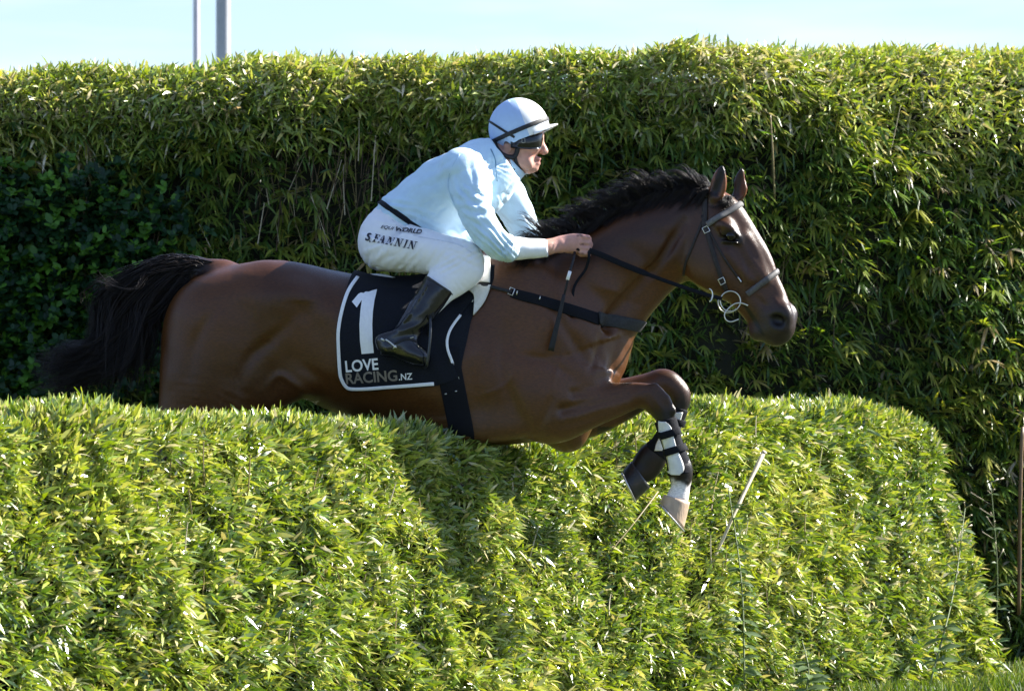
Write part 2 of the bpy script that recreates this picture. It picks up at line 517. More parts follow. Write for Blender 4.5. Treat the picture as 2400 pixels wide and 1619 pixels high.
# ------------------------------------------------------------------ ground
M_ground = mat('turf_soil', (0.045, 0.06, 0.02), 0.95, 0.5, 3.0, 0.6, 40, bdist=0.03)
bm = bmesh.new()
gs = [-3000, -300, -60, -20, -8, -4, -2, 0, 2, 4, 8, 20, 60, 300, 3000]
gv = [[bm.verts.new((x, y, 0.02 * math.sin(x * .7) * math.cos(y * .9) if abs(x) < 30 and abs(y) < 30 else 0)) for y in gs] for x in gs]
for i in range(len(gs) - 1):
    for j in range(len(gs) - 1): bm.faces.new((gv[i][j], gv[i + 1][j], gv[i + 1][j + 1], gv[i][j + 1]))
tag(from_bm('ground', bm, M_ground), 'green turf ground of the racecourse', kind='structure')

# ------------------------------------------------------------------ materials of horse, tack and rider
M_coat = vcol_mat('bay_coat', 'coat', 0.33, 260, (.28, 1, 1), 0.36, 0.35, 0.36, 0.0, bdist=0.002)
M_hair = bpy.data.materials.new('black_hair'); M_hair.use_nodes = True
_n, _l = nodes_of(M_hair); _b = _n['Principled BSDF']; _b.inputs['Roughness'].default_value = .45; _b.inputs['Specular IOR Level'].default_value = .28
_a = _n.new('ShaderNodeAttribute'); _a.attribute_name = 'tint'; _r = _n.new('ShaderNodeValToRGB')
_r.color_ramp.elements[0].color = (.006, .005, .006, 1); _r.color_ramp.elements[1].color = (.020, .013, .010, 1); _r.color_ramp.elements[1].position = .95
_l.new(_a.outputs['Fac'], _r.inputs['Fac']); _l.new(_r.outputs['Color'], _b.inputs['Base Color'])
M_hoof_pale = mat('pale_hoof', (0.44, 0.32, 0.22), 0.5, 0.3, 40, 0.3, stretch=(1, 1, 0.3))
M_hoof_dark = mat('dark_hoof', (0.018, 0.018, 0.02), 0.32, 0.4, 40, 0.3)
M_steel = mat('steel', (0.62, 0.62, 0.60), 0.28, 0.1, 60, 0.05, metal=1.0)
M_shoe = mat('horseshoe_metal', (0.55, 0.55, 0.56), 0.4, 0.2, 60, 0.2, metal=0.9)
M_leather = mat('black_leather', (0.014, 0.014, 0.017), 0.5, 0.4, 90, 0.25, spec=0.3)
M_brownlea = mat('dark_brown_leather', (0.022, 0.017, 0.016), 0.5, 0.4, 90, 0.25, spec=0.3)
M_greypad = mat('worn_grey_padding', (0.12, 0.115, 0.115), 0.75, 0.25, 90, 0.4)
M_web = mat('black_webbing', (0.007, 0.008, 0.012), 0.8, 0.3, 260, 0.4, spec=0.15)
M_cloth = mat('black_cloth', (0.006, 0.008, 0.014), 0.85, 0.35, 200, 0.45, spec=0.25)
M_white = mat('white_fabric', (0.80, 0.81, 0.83), 0.75, 0.04, 120, 0.25, 500, bdist=0.002)
M_print_w = mat('white_print', (0.78, 0.79, 0.82), 0.7, 0.05, 90, 0.1)
M_print_g = mat('grey_gold_print', (0.20, 0.175, 0.15), 0.6, 0.15, 90, 0.1)
M_print_k = mat('black_print', (0.012, 0.012, 0.03), 0.7, 0.2, 90, 0.1)
M_eye = mat('dark_eye', (0.004, 0.003, 0.002), 0.10, 0.3, 30, 0.0, spec=0.4)
M_bootw = mat('white_leg_boot', (0.66, 0.66, 0.64), 0.55, 0.14, 45, 0.3)

# ------------------------------------------------------------------ the horse
HB = Field((-1.58, -0.36, 0.30), (1.10, 0.36, 2.08), 0.0068)
# trunk, rump to chest
HB.sweep([(545, 625, 560, 950, .185, 0, .05), (650, 618, 655, 925, .255, 0, .02), (760, 633, 770, 945, .27, 0, -.05), (850, 655, 860, 985, .285, 0, -.05),
          (960, 658, 970, 1012, .295, 0, .02), (1060, 638, 1080, 1032, .285, 0, .14), (1165, 604, 1190, 1040, .245, 0, .24),
          (1255, 645, 1262, 1025, .205, 0, .2), (1322, 705, 1332, 965, .095, 0, .1)], 0.03, expo=2.25, n=18)
# neck
HB.sweep([(1150, 618, 1400, 880, .150, 0, .30), (1225, 598, 1452, 790, .122, 0, .30), (1300, 580, 1470, 736, .122, 0, .34), (1372, 545, 1498, 702, .10, 0, .32),
          (1450, 500, 1530, 672, .087, 0, .28), (1540, 462, 1568, 655, .08, 0, .22), (1620, 446, 1610, 640, .078, 0, .15), (1675, 452, 1650, 600, .07, 0, .1)], 0.06, n=16)
# head
HB.sweep([(1690, 452, 1628, 560, .066, 0), (1722, 474, 1612, 628, .080, 0, .15), (1748, 508, 1622, 662, .087, 0, .28), (1768, 540, 1652, 682, .084, 0, .36),
          (1789, 582, 1690, 698, .068, 0, .38), (1809, 628, 1716, 716, .056, 0, .32), (1832, 672, 1738, 742, .049, 0, .15), (1850, 714, 1757, 766, .048, 0, 0),
          (1857, 742, 1775, 784, .045, 0, -.1), (1843, 762, 1790, 786, .04, 0, 0)], 0.02)
for sd in (-1, 1):
    HB.ell(1650, 612, sd * .066, .105, .030, .080, -38, .022)           # jaw plate
    HB.ell(1712, 530, sd * .078, .045, .024, .022, -40, .03)            # brow
    HB.cap(P3(1712, 596, sd * .074), P3(1766, 656, sd * .052), .013, .009, .025)   # cheek ridge
    HB.cap(P3(1748, 560, sd * .050), P3(1795, 655, sd * .034), .016, .012, .03)    # nasal bone
    HB.ell(1785, 605, sd * .064, .07, .012, .013, -58, .022, True)      # hollow beside the nasal bone
    HB.ell(1700, 494, sd * .092, .028, .012, .022, -40, .022, True)     # hollow above the eye
    HB.ell(1724, 559, sd * .090, .026, .014, .019, -30, .012, True)     # eye socket
    HB.cap(P3(1706, 548, sd * .086), P3(1738, 550, sd * .082), .008, .007, .01)    # upper lid
    HB.cap(P3(1708, 566, sd * .086), P3(1738, 570, sd * .080), .006, .005, .01)    # lower lid
    HB.ell(1834, 742, sd * .036, .048, .024, .042, 62, .02)             # nostril wing
    HB.ell(1790, 776, sd * .016, .050, .026, .026, -12, .02)            # lower lip
    HB.ell(1772, 783, sd * .010, .024, .026, .022, 0, .015)             # chin
    HB.ell(1838, 772, sd * .018, .026, .026, .022, 30, .015)            # upper lip
    HB.ell(1832, 752, sd * .064, .024, .030, .031, 66, .008, True)      # nostril
    HB.cap(P3(1752, 715, sd * .052), P3(1776, 746, sd * .052), .004, .005, .012, True)
    HB.cap(P3(1776, 746, sd * .052), P3(1794, 783, sd * .048), .005, .005, .012, True)
    # withers and shoulder
    HB.ell(1272, 755, sd * .150, .235, .058, .110, -58, .10)
    HB.ell(1352, 868, sd * .125, .085, .055, .062, -35, .06)            # point of shoulder
    HB.ell(1235, 900, sd * .19, .155, .062, .105, -20, .06)             # triceps
    HB.ell(1425, 610, sd * .072, .16, .042, .075, 38, .07)       # neck muscle
    HB.cap(P3(1520, 640, sd * .078), P3(1420, 762, sd * .115), .010, .018, .04, True)     # jugular groove
    HB.cap(P3(1606, 520, sd * .083), P3(1530, 640, sd * .080), .010, .008, .03, True)    # groove behind the jaw
    HB.cap(P3(1330, 740, sd * .17), P3(1390, 850, sd * .13), .012, .012, .045, True)       # groove before the shoulder
    HB.ell(1416, 836, sd * .050, .056, .046, .095, 0, .022)               # breast
    # hindquarters
    HB.ell(590, 705, sd * .125, .235, .115, .125, 12, .08)
    HB.ell(462, 842, sd * .105, .118, .095, .195, 4, .07)
    HB.ell(560, 850, sd * .155, .165, .080, .150, 20, .06)
    HB.ell(672, 700, sd * .215, .06, .04, .04, 0, .06)                  # point of hip
    HB.cap(P3(705, 885, sd * .165), P3(640, 930, sd * .13), .05, .04, .08)              # flank fold
    HB.ell(700, 838, sd * .285, .10, .03, .075, 60, .06, True)          # hollow of the flank
    HB.ell(1130, 1000, sd * .20, .17, .05, .06, 0, .05)
# brisket and windpipe
HB.cap(P3(1436, 800), P3(1330, 1010), .060, .08, .05)
HB.cap(P3(1575, 640), P3(1470, 745), .045, .06, .04)
HB.cap(P3(1421, 770, 0), P3(1420, 880, 0), .010, .012, .035, True)
# near foreleg
HB.sweep([(1262, 862, 1232, 1020, .095, -.165), (1305, 882, 1288, 1038, .085, -.165), (1363, 896, 1372, 1006, .066, -.16), (1430, 897, 1441, 978, .052, -.155), (1485, 894, 1487, 958, .045, -.15),
          (1530, 900, 1506, 958, .041, -.15), (1558, 926, 1518, 966, .041, -.15), (1576, 957, 1534, 984, .036, -.15), (1588, 1002, 1547, 1018, .030, -.15), (1600, 1048, 1560, 1060, .028, -.15),
          (1618, 1080, 1566, 1098, .036, -.15), (1622, 1104, 1566, 1118, .036, -.15), (1618, 1136, 1573, 1140, .030, -.15), (1615, 1168, 1562, 1160, .037, -.15)], 0.022)
for (a, b_, r_) in (((1535, 906), (1560, 930), .016), ((1566, 940), (1578, 962), .013)):
    HB.cap(P3(*a, -.165), P3(*b_, -.168), r_, r_, .02)
HB.cap(P3(1320, 960, -.236), P3(1470, 925, -.204), .008, .004, .035, True)       # grooves between the forearm muscles
HB.cap(P3(1345, 922, -.230), P3(1480, 908, -.197), .004, .003, .03, True)
HB.cap(P3(1520, 930, -.196), P3(1545, 975, -.19), .006, .005, .014, True)
HB.cap(P3(1563, 1010, -.178), P3(1585, 1080, -.18), .005, .005, .012, True)
HB.ell(1588, 1096, -.185, .020, .010, .020, 0, .015)
# far foreleg
HB.sweep([(1270, 862, 1240, 1020, .095, .15), (1340, 880, 1335, 1036, .082, .15), (1440, 886, 1446, 995, .060, .15), (1508, 876, 1518, 950, .047, .15), (1562, 866, 1546, 928, .041, .15),
          (1596, 884, 1562, 936, .041, .15), (1612, 914, 1572, 952, .038, .15), (1606, 960, 1566, 972, .033, .15), (1588, 1012, 1548, 1004, .028, .15), (1570, 1052, 1528, 1034, .030, .15),
          (1556, 1090, 1503, 1048, .036, .15), (1538, 1118, 1492, 1068, .033, .15), (1520, 1128, 1484, 1082, .035, .15)], 0.022)
# hind legs, stretched out behind the fence
for sd, dx, dy in ((-1, 0, 0), (1, -46, -22)):
    Y = sd * .13
    HB.sweep([(640, 770, 400, 770, .125, Y), (635, 880, 380, 890, .115, Y), (590, 975, 372, 960, .095, Y), (508 + dx * .4, 1060 + dy * .3, 368 + dx * .4, 1018 + dy * .3, .07, Y),
              (428 + dx, 1130 + dy, 346 + dx, 1094 + dy, .048, Y), (372 + dx, 1188 + dy, 300 + dx, 1158 + dy, .045, Y), (334 + dx, 1256 + dy, 286 + dx, 1240 + dy, .033, Y),
              (310 + dx, 1325 + dy, 266 + dx, 1316 + dy, .029, Y), (296 + dx, 1376 + dy, 240 + dx, 1372 + dy, .036, Y), (290 + dx, 1412 + dy, 244 + dx, 1414 + dy, .031, Y), (292 + dx, 1440 + dy, 238 + dx, 1444 + dy, .038, Y)], 0.03)
# tail dock
HB.cap(P3(520, 640), P3(455, 628), .045, .035, .05); HB.cap(P3(455, 628), P3(400, 660), .035, .022, .03)
# ears
for (bx, by, mx, my, tx, ty, yy, w) in ((1678, 462, 1690, 425, 1701, 387, -.048, 1.22), (1716, 466, 1722, 430, 1729, 393, .05, 1.0)):
    hw = 13 * w
    HB.sweep([(bx + hw, by, bx - hw, by + 2, .022, yy), (bx + 8 + 17 * w, by - 22, bx + 8 - 14 * w, by - 18, .020, yy), (mx + 15 * w, my, mx - 13 * w, my - 4, .018, yy), (mx + 12 * w, my - 20, mx - 4 * w, my - 24, .012, yy), (tx + 2, ty + 2, tx - 1, ty + 2, .005, yy)], 0.012)
    HB.sweep([(bx + 20 * w, by - 14, bx - 1, by - 12, .012, yy - .018), (mx + 13 * w, my, mx - 3, my - 2, .012, yy - .016), (mx + 10 * w, my - 22, mx + 2, my - 22, .006, yy - .012)], 0.004, True)
HV, HF = HB.mesh(9)
del HB
HN = normals_of(HV, HF)
# coat relief: faint muscle and skin unevenness
HV = HV + HN * (vnoise(HV, 7.0, 1) * .0042 + vnoise(HV, 17.0, 2) * .0018)[:, None]

def to_px(V):
    s = FPX / (V[:, 1] - CAM_Y)
    return 1200 + V[:, 0] * s, HZ - (V[:, 2] - CAM_Z) * s

def emboss(V, N, lines):
    """muscle borders, skin folds and veins: raised or sunk lines along photo paths, on both flanks"""
    px, py = to_px(V); side = np.clip((np.abs(N[:, 1]) - .25) / .3, 0, 1); D = np.zeros(len(V))
    for pts, h, sg in lines:
        q = catmull(pts, 5)[:, :2]; best = np.full(len(V), 1e9); tt = np.zeros(len(V)); m = len(q) - 1
        lo, hi = q.min(0) - 4 * sg, q.max(0) + 4 * sg
        w = np.where((px > lo[0]) & (px < hi[0]) & (py > lo[1]) & (py < hi[1]))[0]
        if not len(w): continue
        X, Y = px[w], py[w]; b = np.full(len(w), 1e9); tb = np.zeros(len(w))
        for i in range(m):
            e = q[i + 1] - q[i]; t = np.clip(((X - q[i, 0]) * e[0] + (Y - q[i, 1]) * e[1]) / max(e @ e, 1e-9), 0, 1)
            d_ = np.hypot(X - q[i, 0] - e[0] * t, Y - q[i, 1] - e[1] * t)
            c_ = d_ < b; b = np.where(c_, d_, b); tb = np.where(c_, (i + t) / m, tb)
        D[w] += 1.35 * h * np.exp(-(b / sg) ** 2) * np.sin(np.clip(tb, .02, .98) * math.pi) ** .6
    return V + N * (D * side)[:, None]
HV = emboss(HV, HN, [
    ([(1240, 650), (1295, 720), (1345, 800), (1382, 856)], -.007, 15), ([(1200, 740), (1178, 850), (1205, 950), (1248, 1012)], -.006, 16),
    ([(1225, 835), (1285, 848), (1345, 888)], -.005, 11), ([(1240, 1028), (1272, 985), (1296, 925)], -.006, 10), ([(1290, 700), (1262, 780), (1250, 850)], .004, 22),
    ([(690, 745), (630, 800), (585, 840), (566, 890), (572, 940)], -.008, 15), ([(530, 690), (462, 790), (440, 900)], -.005, 15), ([(700, 850), (740, 880), (780, 905)], -.004, 14),
    ([(620, 915), (655, 880), (690, 900), (735, 935)], .006, 9), ([(640, 690), (700, 720), (760, 790)], -.004, 22), ([(1150, 800), (1120, 900), (1130, 990)], -.004, 20),
    ([(1110, 780), (1085, 880), (1090, 980)], .003, 16), ([(1340, 790), (1312, 850), (1288, 920)], .0022, 5.5), ([(1120, 930), (1180, 905), (1215, 860)], .0018, 5.5), ([(900, 960), (1000, 985), (1110, 975)], .002, 6),
    ([(1340, 955), (1395, 942), (1455, 922)], .0022, 5), ([(1362, 905), (1420, 906), (1480, 900)], -.003, 6), ([(1300, 1000), (1370, 985), (1440, 955)], -.003, 8),
    ([(1738, 590), (1752, 630), (1756, 690)], .0022, 5), ([(1700, 640), (1712, 672), (1706, 690)], -.002, 6), ([(1612, 560), (1604, 610), (1618, 652)], -.005, 8), ([(1775, 690), (1795, 712), (1812, 722)], -.003, 7),
    ([(1812, 690), (1828, 712), (1838, 724)], .002, 6), ([(1440, 560), (1500, 600), (1540, 640)], -.004, 18), ([(1330, 640), (1400, 690), (1440, 740)], -.004, 18), ([(1475, 520), (1530, 545), (1590, 560)], -.0035, 16),
    ([(1412, 775), (1400, 830), (1382, 876)], -.006, 9), ([(1436, 790), (1426, 840), (1420, 880)], .003, 8)])
HV0 = HV.copy()
# the head is carried turned a little towards the photographer
HX0 = PX(1600, 0)[0]
def head_turn(V):
    V = np.array(V, float); t = np.clip((V[:, 0] - PX(1545, 0)[0]) / .22, 0, 1); t = t * t * (3 - 2 * t) * (V[:, 2] > PX(0, 842)[1])
    th = math.radians(15) * t; c, s_ = np.cos(th), np.sin(th); dx = V[:, 0] - HX0
    return np.stack([HX0 + dx * c + V[:, 1] * s_ + .008 * t, -dx * s_ + V[:, 1] * c, V[:, 2]], 1)
HV = head_turn(HV)
HN = normals_of(HV, HF)
HT = bvh((HV, HF))

def coat_colour(V):
    px, py = to_px(V)
    nz = vnoise(V, 5.0, 5) * .5 + vnoise(V, 14.0, 6) * .3
    c = np.array([.158, .057, .0125])[None, :] * (1 + .30 * nz)[:, None]
    def mixin(col, w):
        nonlocal c
        w = np.clip(w, 0, 1)[:, None]
        c = c * (1 - w) + np.array(col)[None, :] * w
    def st(e0, e1, v): t = np.clip((v - e0) / (e1 - e0), 0, 1); return t * t * (3 - 2 * t)
    black = (.011, .009, .010)
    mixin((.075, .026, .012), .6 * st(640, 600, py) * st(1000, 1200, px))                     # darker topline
    mixin((.16, .058, .022), .6 * st(700, 640, py) * (px < 840) * st(440, 520, px))           # reddish croup
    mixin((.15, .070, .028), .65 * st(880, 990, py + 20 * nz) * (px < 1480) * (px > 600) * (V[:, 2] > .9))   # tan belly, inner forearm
    mixin((.17, .065, .024), .5 * st(1370, 1440, px) * st(930, 860, py) * st(640, 700, py))     # breast
    mixin((.15, .075, .035), .55 * st(.06, .12, np.hypot((px - 640) / 1000., (py - 930) / 1000.)) * 0)
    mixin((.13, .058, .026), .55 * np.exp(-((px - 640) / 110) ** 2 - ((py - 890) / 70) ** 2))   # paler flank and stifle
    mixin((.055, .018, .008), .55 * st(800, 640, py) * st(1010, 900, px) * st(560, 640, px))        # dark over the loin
    near = V[:, 1] < 0
    # black lower forelegs
    leg = (px > 1400) & (py > 850)
    low = np.where(near, st(1450, 1570, px + 20 * nz) * .55 + st(935, 1000, py + 12 * nz) * st(1490, 1530, px), st(1470, 1600, px + 20 * nz) * .45 + st(905, 985, py + 12 * nz) * st(1440, 1500, px + (py > 1000) * 80))
    mixin((.020, .013, .011), leg * low)
    mixin(black, st(1040, 1150, py + 20 * nz) * (px < 620))                                    # hind legs
    # white pastern on the near foreleg with a ragged edge
    mixin((.80, .74, .70), st(1118, 1136, py + 16 * nz + 10 * vnoise(V, 60, 9)) * (px > 1540) * near)
    mixin((.30, .20, .16), .7 * st(1164, 1180, py) * (px > 1540) * near)
    # head
    hd = (px > 1590) & (py < 830) & (py > 380)
    mixin((.105, .043, .021), .5 * hd * st(1600, 1680, px))
    mixin((.030, .022, .022), .88 * hd * st(1755, 1850, px + (py - 700) * .55 + 10 * nz) * st(675, 745, py))
    mixin((.055, .042, .038), .6 * hd * st(768, 790, py) * (px < 1800))
    mixin(black, .92 * hd * st(34, 15, np.hypot((px - 1724) * .85, (py - 559) * 1.25)))
    mixin(black, .95 * hd * st(24, 15, np.hypot(px - 1832, (py - 752) * .9)))
    d = np.abs((px - 1752) * (783 - 715) - (py - 715) * (1794 - 1752)) / math.hypot(68, 42)
    mixin((.004, .003, .003), .95 * hd * st(5, 2, d - 2 * np.sin((py - 715) / 68 * 3.14)) * (py > 712) * (py < 785))
    ear = (py < 462) & (px > 1655) & (px < 1745)
    mixin((.055, .022, .012), .85 * ear)
    ec = px - (1679 + (462 - py) * .30); ne = ear * (V[:, 1] < 0)
    mixin((.012, .007, .006), .9 * ne * st(9, 5, np.abs(ec - 1)))
    mixin((.36, .13, .05), .85 * ne * st(9, 12, np.abs(ec - 1)))  # lit rim of the near ear, painted into the coat
    ef = px - (1716 + (466 - py) * .18)
    mixin((.30, .11, .045), .8 * ear * (V[:, 1] > 0.02) * st(4, 9, ef))  # lit edge of the far ear, painted likewise
    mixin(black, .9 * st(520, 470, px) * st(660, 640, py))                                      # dock
    mixin((.05, .02, .011), .6 * st(40, 8, np.abs(py - (612 - (px - 1330) * .45))) * (px > 1300) * (px < 1680))
    c = c * np.where(c.mean(1, keepdims=True) > .3, 1, .50)
    return np.hstack([np.clip(c, 0.002, 1), np.ones((len(V), 1))])

horse = empty('horse', (-0.35, 0, 0.0), 'bay race horse with black mane and tail leaping over the bamboo hedge', 'horse')
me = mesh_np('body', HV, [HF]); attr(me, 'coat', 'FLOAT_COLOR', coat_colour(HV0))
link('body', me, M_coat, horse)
for sd in (-1, 1):
    ep = HT.find_nearest(Vector(head_turn([tuple(P3(1724, 559, sd * .085))])[0]))
    bm = bmesh.new(); bmesh.ops.create_uvsphere(bm, u_segments=20, v_segments=14, radius=.0215)
    bmesh.ops.translate(bm, verts=bm.verts, vec=ep[0] - Vector((0, sd * .0085, 0)))
    from_bm('eye', bm, M_eye, horse)

def hoof(cf, cb, toe, heel, Y, wc, ws, m):
    """hoof as a loft from the coronet ellipse to the sole ellipse, closed by the sole; a metal shoe as sub-part"""
    bm = bmesh.new(); rings = []; N = 28
    cf, cb, toe, heel = [P3(*q, Y) for q in (cf, cb, toe, heel)]
    for i in range(9):
        t = i / 8; bul = 0.06 * math.sin(t * math.pi)
        f = cf.lerp(toe, t); b = cb.lerp(heel, t); c = (f + b) / 2; w = wc + (ws - wc) * t ** .8
        rings.append([bm.verts.new(c + (f - c) * math.cos(q) * (1 + bul * .3) + Vector((0, w * math.sin(q) * (1 - .10 * (math.cos(q) < 0) * abs(math.cos(q))), 0))) for q in [2 * math.pi * j / N for j in range(N)]])
    for i in range(8):
        for j in range(N): bm.faces.new((rings[i][j], rings[i][(j + 1) % N], rings[i + 1][(j + 1) % N], rings[i + 1][j]))
    bm.faces.new(rings[0][::-1])
    sole_n = (toe - heel).cross(Vector((0, 1, 0))).normalized()
    if sole_n.dot((toe + heel) / 2 - (cf + cb) / 2) < 0: sole_n = -sole_n
    c = (toe + heel) / 2; f = toe
    inner = [bm.verts.new(c + (v.co - c) * .86 - sole_n * .006) for v in rings[-1]]
    for j in range(N): bm.faces.new((rings[-1][j], rings[-1][(j + 1) % N], inner[(j + 1) % N], inner[j]))
    bm.faces.new(inner)
    o = from_bm('hoof', bm, m, horse)
    pts, nn = [], []
    for j in range(25):
        q = -2.5 + 5.0 * j / 24
        pts.append(c + (f - c) * math.cos(q) * .98 + Vector((0, ws * .98 * math.sin(q), 0)) + sole_n * .001); nn.append(sole_n)
    s = ribbon('shoe', pts, nn, .020, .007, M_shoe, None)
    s.parent = o
    return o

hoof((1617, 1176), (1556, 1158), (1602, 1240), (1547, 1178), -.15, .042, .056, M_hoof_pale)
hoof((1524, 1142), (1480, 1080), (1490, 1172), (1458, 1104), .15, .042, .056, M_hoof_dark)
for sd, dx, dy in ((-1, 0, 0), (1, -46, -22)):
    hoof((298 + dx, 1436 + dy), (236 + dx, 1440 + dy), (308 + dx, 1490 + dy), (228 + dx, 1478 + dy), sd * .13, .042, .055, M_hoof_dark)

# mane: rooted along the crest, thrown up and back by the leap, part of it lying on the near side of the neck
def hair_paths(n, m, fn):
    return np.array([fn() for _ in range(n)])
crest = catmull([(1240, 592), (1300, 578), (1372, 545), (1450, 500), (1540, 462), (1620, 446), (1672, 450)], 12)
def crest_at(t):
    i = t * (len(crest) - 1); a = int(min(i, len(crest) - 2)); return crest[a] + (crest[a + 1] - crest[a]) * (i - a)
def mane_strand():
    t = random.random() ** .9; c = crest_at(t)
    mode = random.random()
    y0 = random.uniform(-.03, .02); L = random.uniform(48, 92) * (0.75 + .35 * math.sin(t * 3.1))
    if t < .16: L *= .9
    lump = math.sin(t * 23) * .35 + math.sin(t * 51 + 1) * .2
    if mode < .55:      # lifted and streaming back
        up = random.uniform(.25, .95) + .3 * lump
        dx, dy = -L * (1.15 - .35 * up), -L * (.12 + .60 * up)
        ctrl = [(c[0], c[1] + 6), (c[0] + dx * .25, c[1] + dy * .62 - 4), (c[0] + dx * .6, c[1] + dy * .95), (c[0] + dx, c[1] + dy * random.uniform(.55, 1.05))]
        ys = [y0, y0 * 1.5, y0 * 1.5 - .01, y0 * 2 + random.uniform(-.03, .03)]
    else:               # falling to the near side
        d = random.uniform(.5, 1.0)
        ctrl = [(c[0], c[1] + 2), (c[0] - L * .22, c[1] - 7 + 6 * d), (c[0] - L * .5, c[1] + 12 * d + L * .12), (c[0] - L * .85, c[1] + 38 * d + L * .24)]
        ys = [y0]
        for (a_, b_) in ctrl[1:]:
            p_, n_ = drape(HT, [(a_, b_)], -1, Y=-.08, fallback=-.05)
            ys.append(p_[0].y - random.uniform(.004, .022))
    q = catmull([(a, b, y) for (a, b), y in zip(ctrl, ys)], 3)
    w = np.cumsum(np.random.default_rng(random.randrange(1 << 30)).normal(0, 1.2, (len(q), 2)), 0)
    return [tuple(P3(a + w[i, 0] * .5, b + w[i, 1] * .5, y)) for i, (a, b, y) in enumerate(q)]
tag(strands('mane', locks(hair_paths(420, 10, mane_strand), 9, .0042, 9), .0015, M_hair, horse), 'black mane streaming back from the crest')
def whisp():
    x = random.uniform(1285, 1335); y = 575 - random.uniform(0, 12)
    L = random.uniform(40, 95)
    q = catmull([(x, y, -.02), (x - L * .35, y - L * .25, -.02), (x - L * .8, y - L * random.uniform(.45, .75), random.uniform(-.05, .02)), (x - L * 1.1, y - L * random.uniform(.6, .9), random.uniform(-.05, .03))], 3)
    return [tuple(P3(*v)) for v in q]
strands('mane', locks(hair_paths(24, 10, whisp), 7, .004, 10), .0010, M_hair, horse)
def forelock():
    x = random.uniform(1684, 1712); y = 452 + (x - 1684) * .3
    q = catmull([(x, y, random.uniform(-.025, .025)), (x + random.uniform(-4, 8), y + 6, random.uniform(-.045, .03)), (x + random.uniform(-4, 14), y + 20, random.uniform(-.07, .03)), (x + random.uniform(-22, 18), y + 34, random.uniform(-.085, .03))], 3)
    return [tuple(P3(*v)) for v in q]
_fp = hair_paths(460, 10, forelock); _fp = head_turn(_fp.reshape(-1, 3)).reshape(_fp.shape)
strands('forelock', _fp, .0012, M_hair, horse)

# tail: lifted at the dock, one lock flung back, the heavy rest falling and streaming to the left
def tail_strand():
    t = random.random()
    root = np.array([505 - 105 * t, 628 + 26 * t * t + random.uniform(-16, 18) * (1 - .3 * t)])
    y0 = random.uniform(-.035, .035)
    m = random.random()
    g = lambda s: random.gauss(0, s)
    if m < .11:        # flung lock
        end = np.array([250 + g(34), 660 + g(16)])
        ctrl = [root, np.array([430 + g(10), 615 + g(6) + t * 10]), np.array([345 + g(14), 655 + g(13)]), np.array([290 + g(14), 672 + g(10)]), end]
    elif m < .58:      # falls steeply behind the buttock
        s = random.random()
        ctrl = [root, np.array([385 + 55 * s + g(10), 612 + 34 * s + g(7)]), np.array([238 + 145 * s + g(12), 690 + 25 * s + g(12)]), np.array([232 + 130 * s + g(15), 775 + g(16)]), np.array([175 + 165 * s + g(22), 905 + g(30)])]
    else:
        s = random.random()
        ctrl = [root, np.array([415 + g(16), 630 + g(10) + 24 * s]), np.array([305 + 60 * s + g(16), 705 + g(16)]), np.array([245 + 60 * s + g(20), 795 + 40 * s + g(12)]), np.array([165 + 40 * s + g(20), 818 + 75 * s + g(12)]), np.array([72 + 60 * random.random() ** 2 + g(8), 834 + 100 * s + g(10)])]
    sy = g(.045)
    q = catmull([(c[0], c[1], y0 + sy * i / (len(ctrl) - 1) * 1.3) for i, c in enumerate(ctrl)], 4)
    i = np.linspace(0, len(q) - 1, 15)
    q = np.array([[np.interp(i, range(len(q)), q[:, k])] for k in range(3)])[:, 0].T
    return [tuple(P3(*v)) for v in q]
tag(strands('tail', locks(hair_paths(560, 15, tail_strand), 8, .0085, 12), .0021, M_hair, horse), 'long black tail streaming behind')

# ------------------------------------------------------------------ the rider
M_skin = vcol_mat('skin', 'skin', 0.5, 60, (1, 1, 1), 0.12, 0.1, 0.4, 0.0, 0.12)
M_silk = mat('pale_blue_silk', (0.53, 0.71, 0.84), 0.6, 0.06, 30, 0.22, 240, sheen=0.1, bdist=0.003)
M_breech = mat('white_breeches', (0.80, 0.81, 0.84), 0.62, 0.03, 60, 0.15, 300, bdist=0.002)
M_under = mat('white_undershirt', (0.78, 0.80, 0.84), 0.7, 0.04, 90, 0.2, 400, bdist=0.002)
M_boot = mat('polished_black_boot', (0.005, 0.006, 0.009), 0.20, 0.4, 25, 0.25, 40, spec=0.6, bdist=0.006)
M_helm_w = mat('white_cap_silk', (0.82, 0.83, 0.85), 0.55, 0.03, 60, 0.12, 300, bdist=0.002)
M_helm_b = mat('blue_cap_silk', (0.42, 0.57, 0.82), 0.55, 0.04, 60, 0.12, 300, bdist=0.002)
M_lens = mat('goggle_lens', (0.008, 0.008, 0.009), 0.08, 0.2, 20, 0.0, spec=0.8, coat=1.0)
M_rubber = mat('black_elastic', (0.010, 0.010, 0.012), 0.6, 0.3, 120, 0.2)
M_towel = mat('white_saddle_pad', (0.70, 0.69, 0.66), 0.9, 0.08, 120, 0.6, 350, bdist=0.004)

def J(lo=(830, 900, -.42), hi=(1410, 215, .42), h=.0052):
    a = P3(lo[0], lo[1], 0); b = P3(hi[0], hi[1], 0)
    return Field((a.x, lo[2], a.z), (b.x, hi[2], b.z), h)

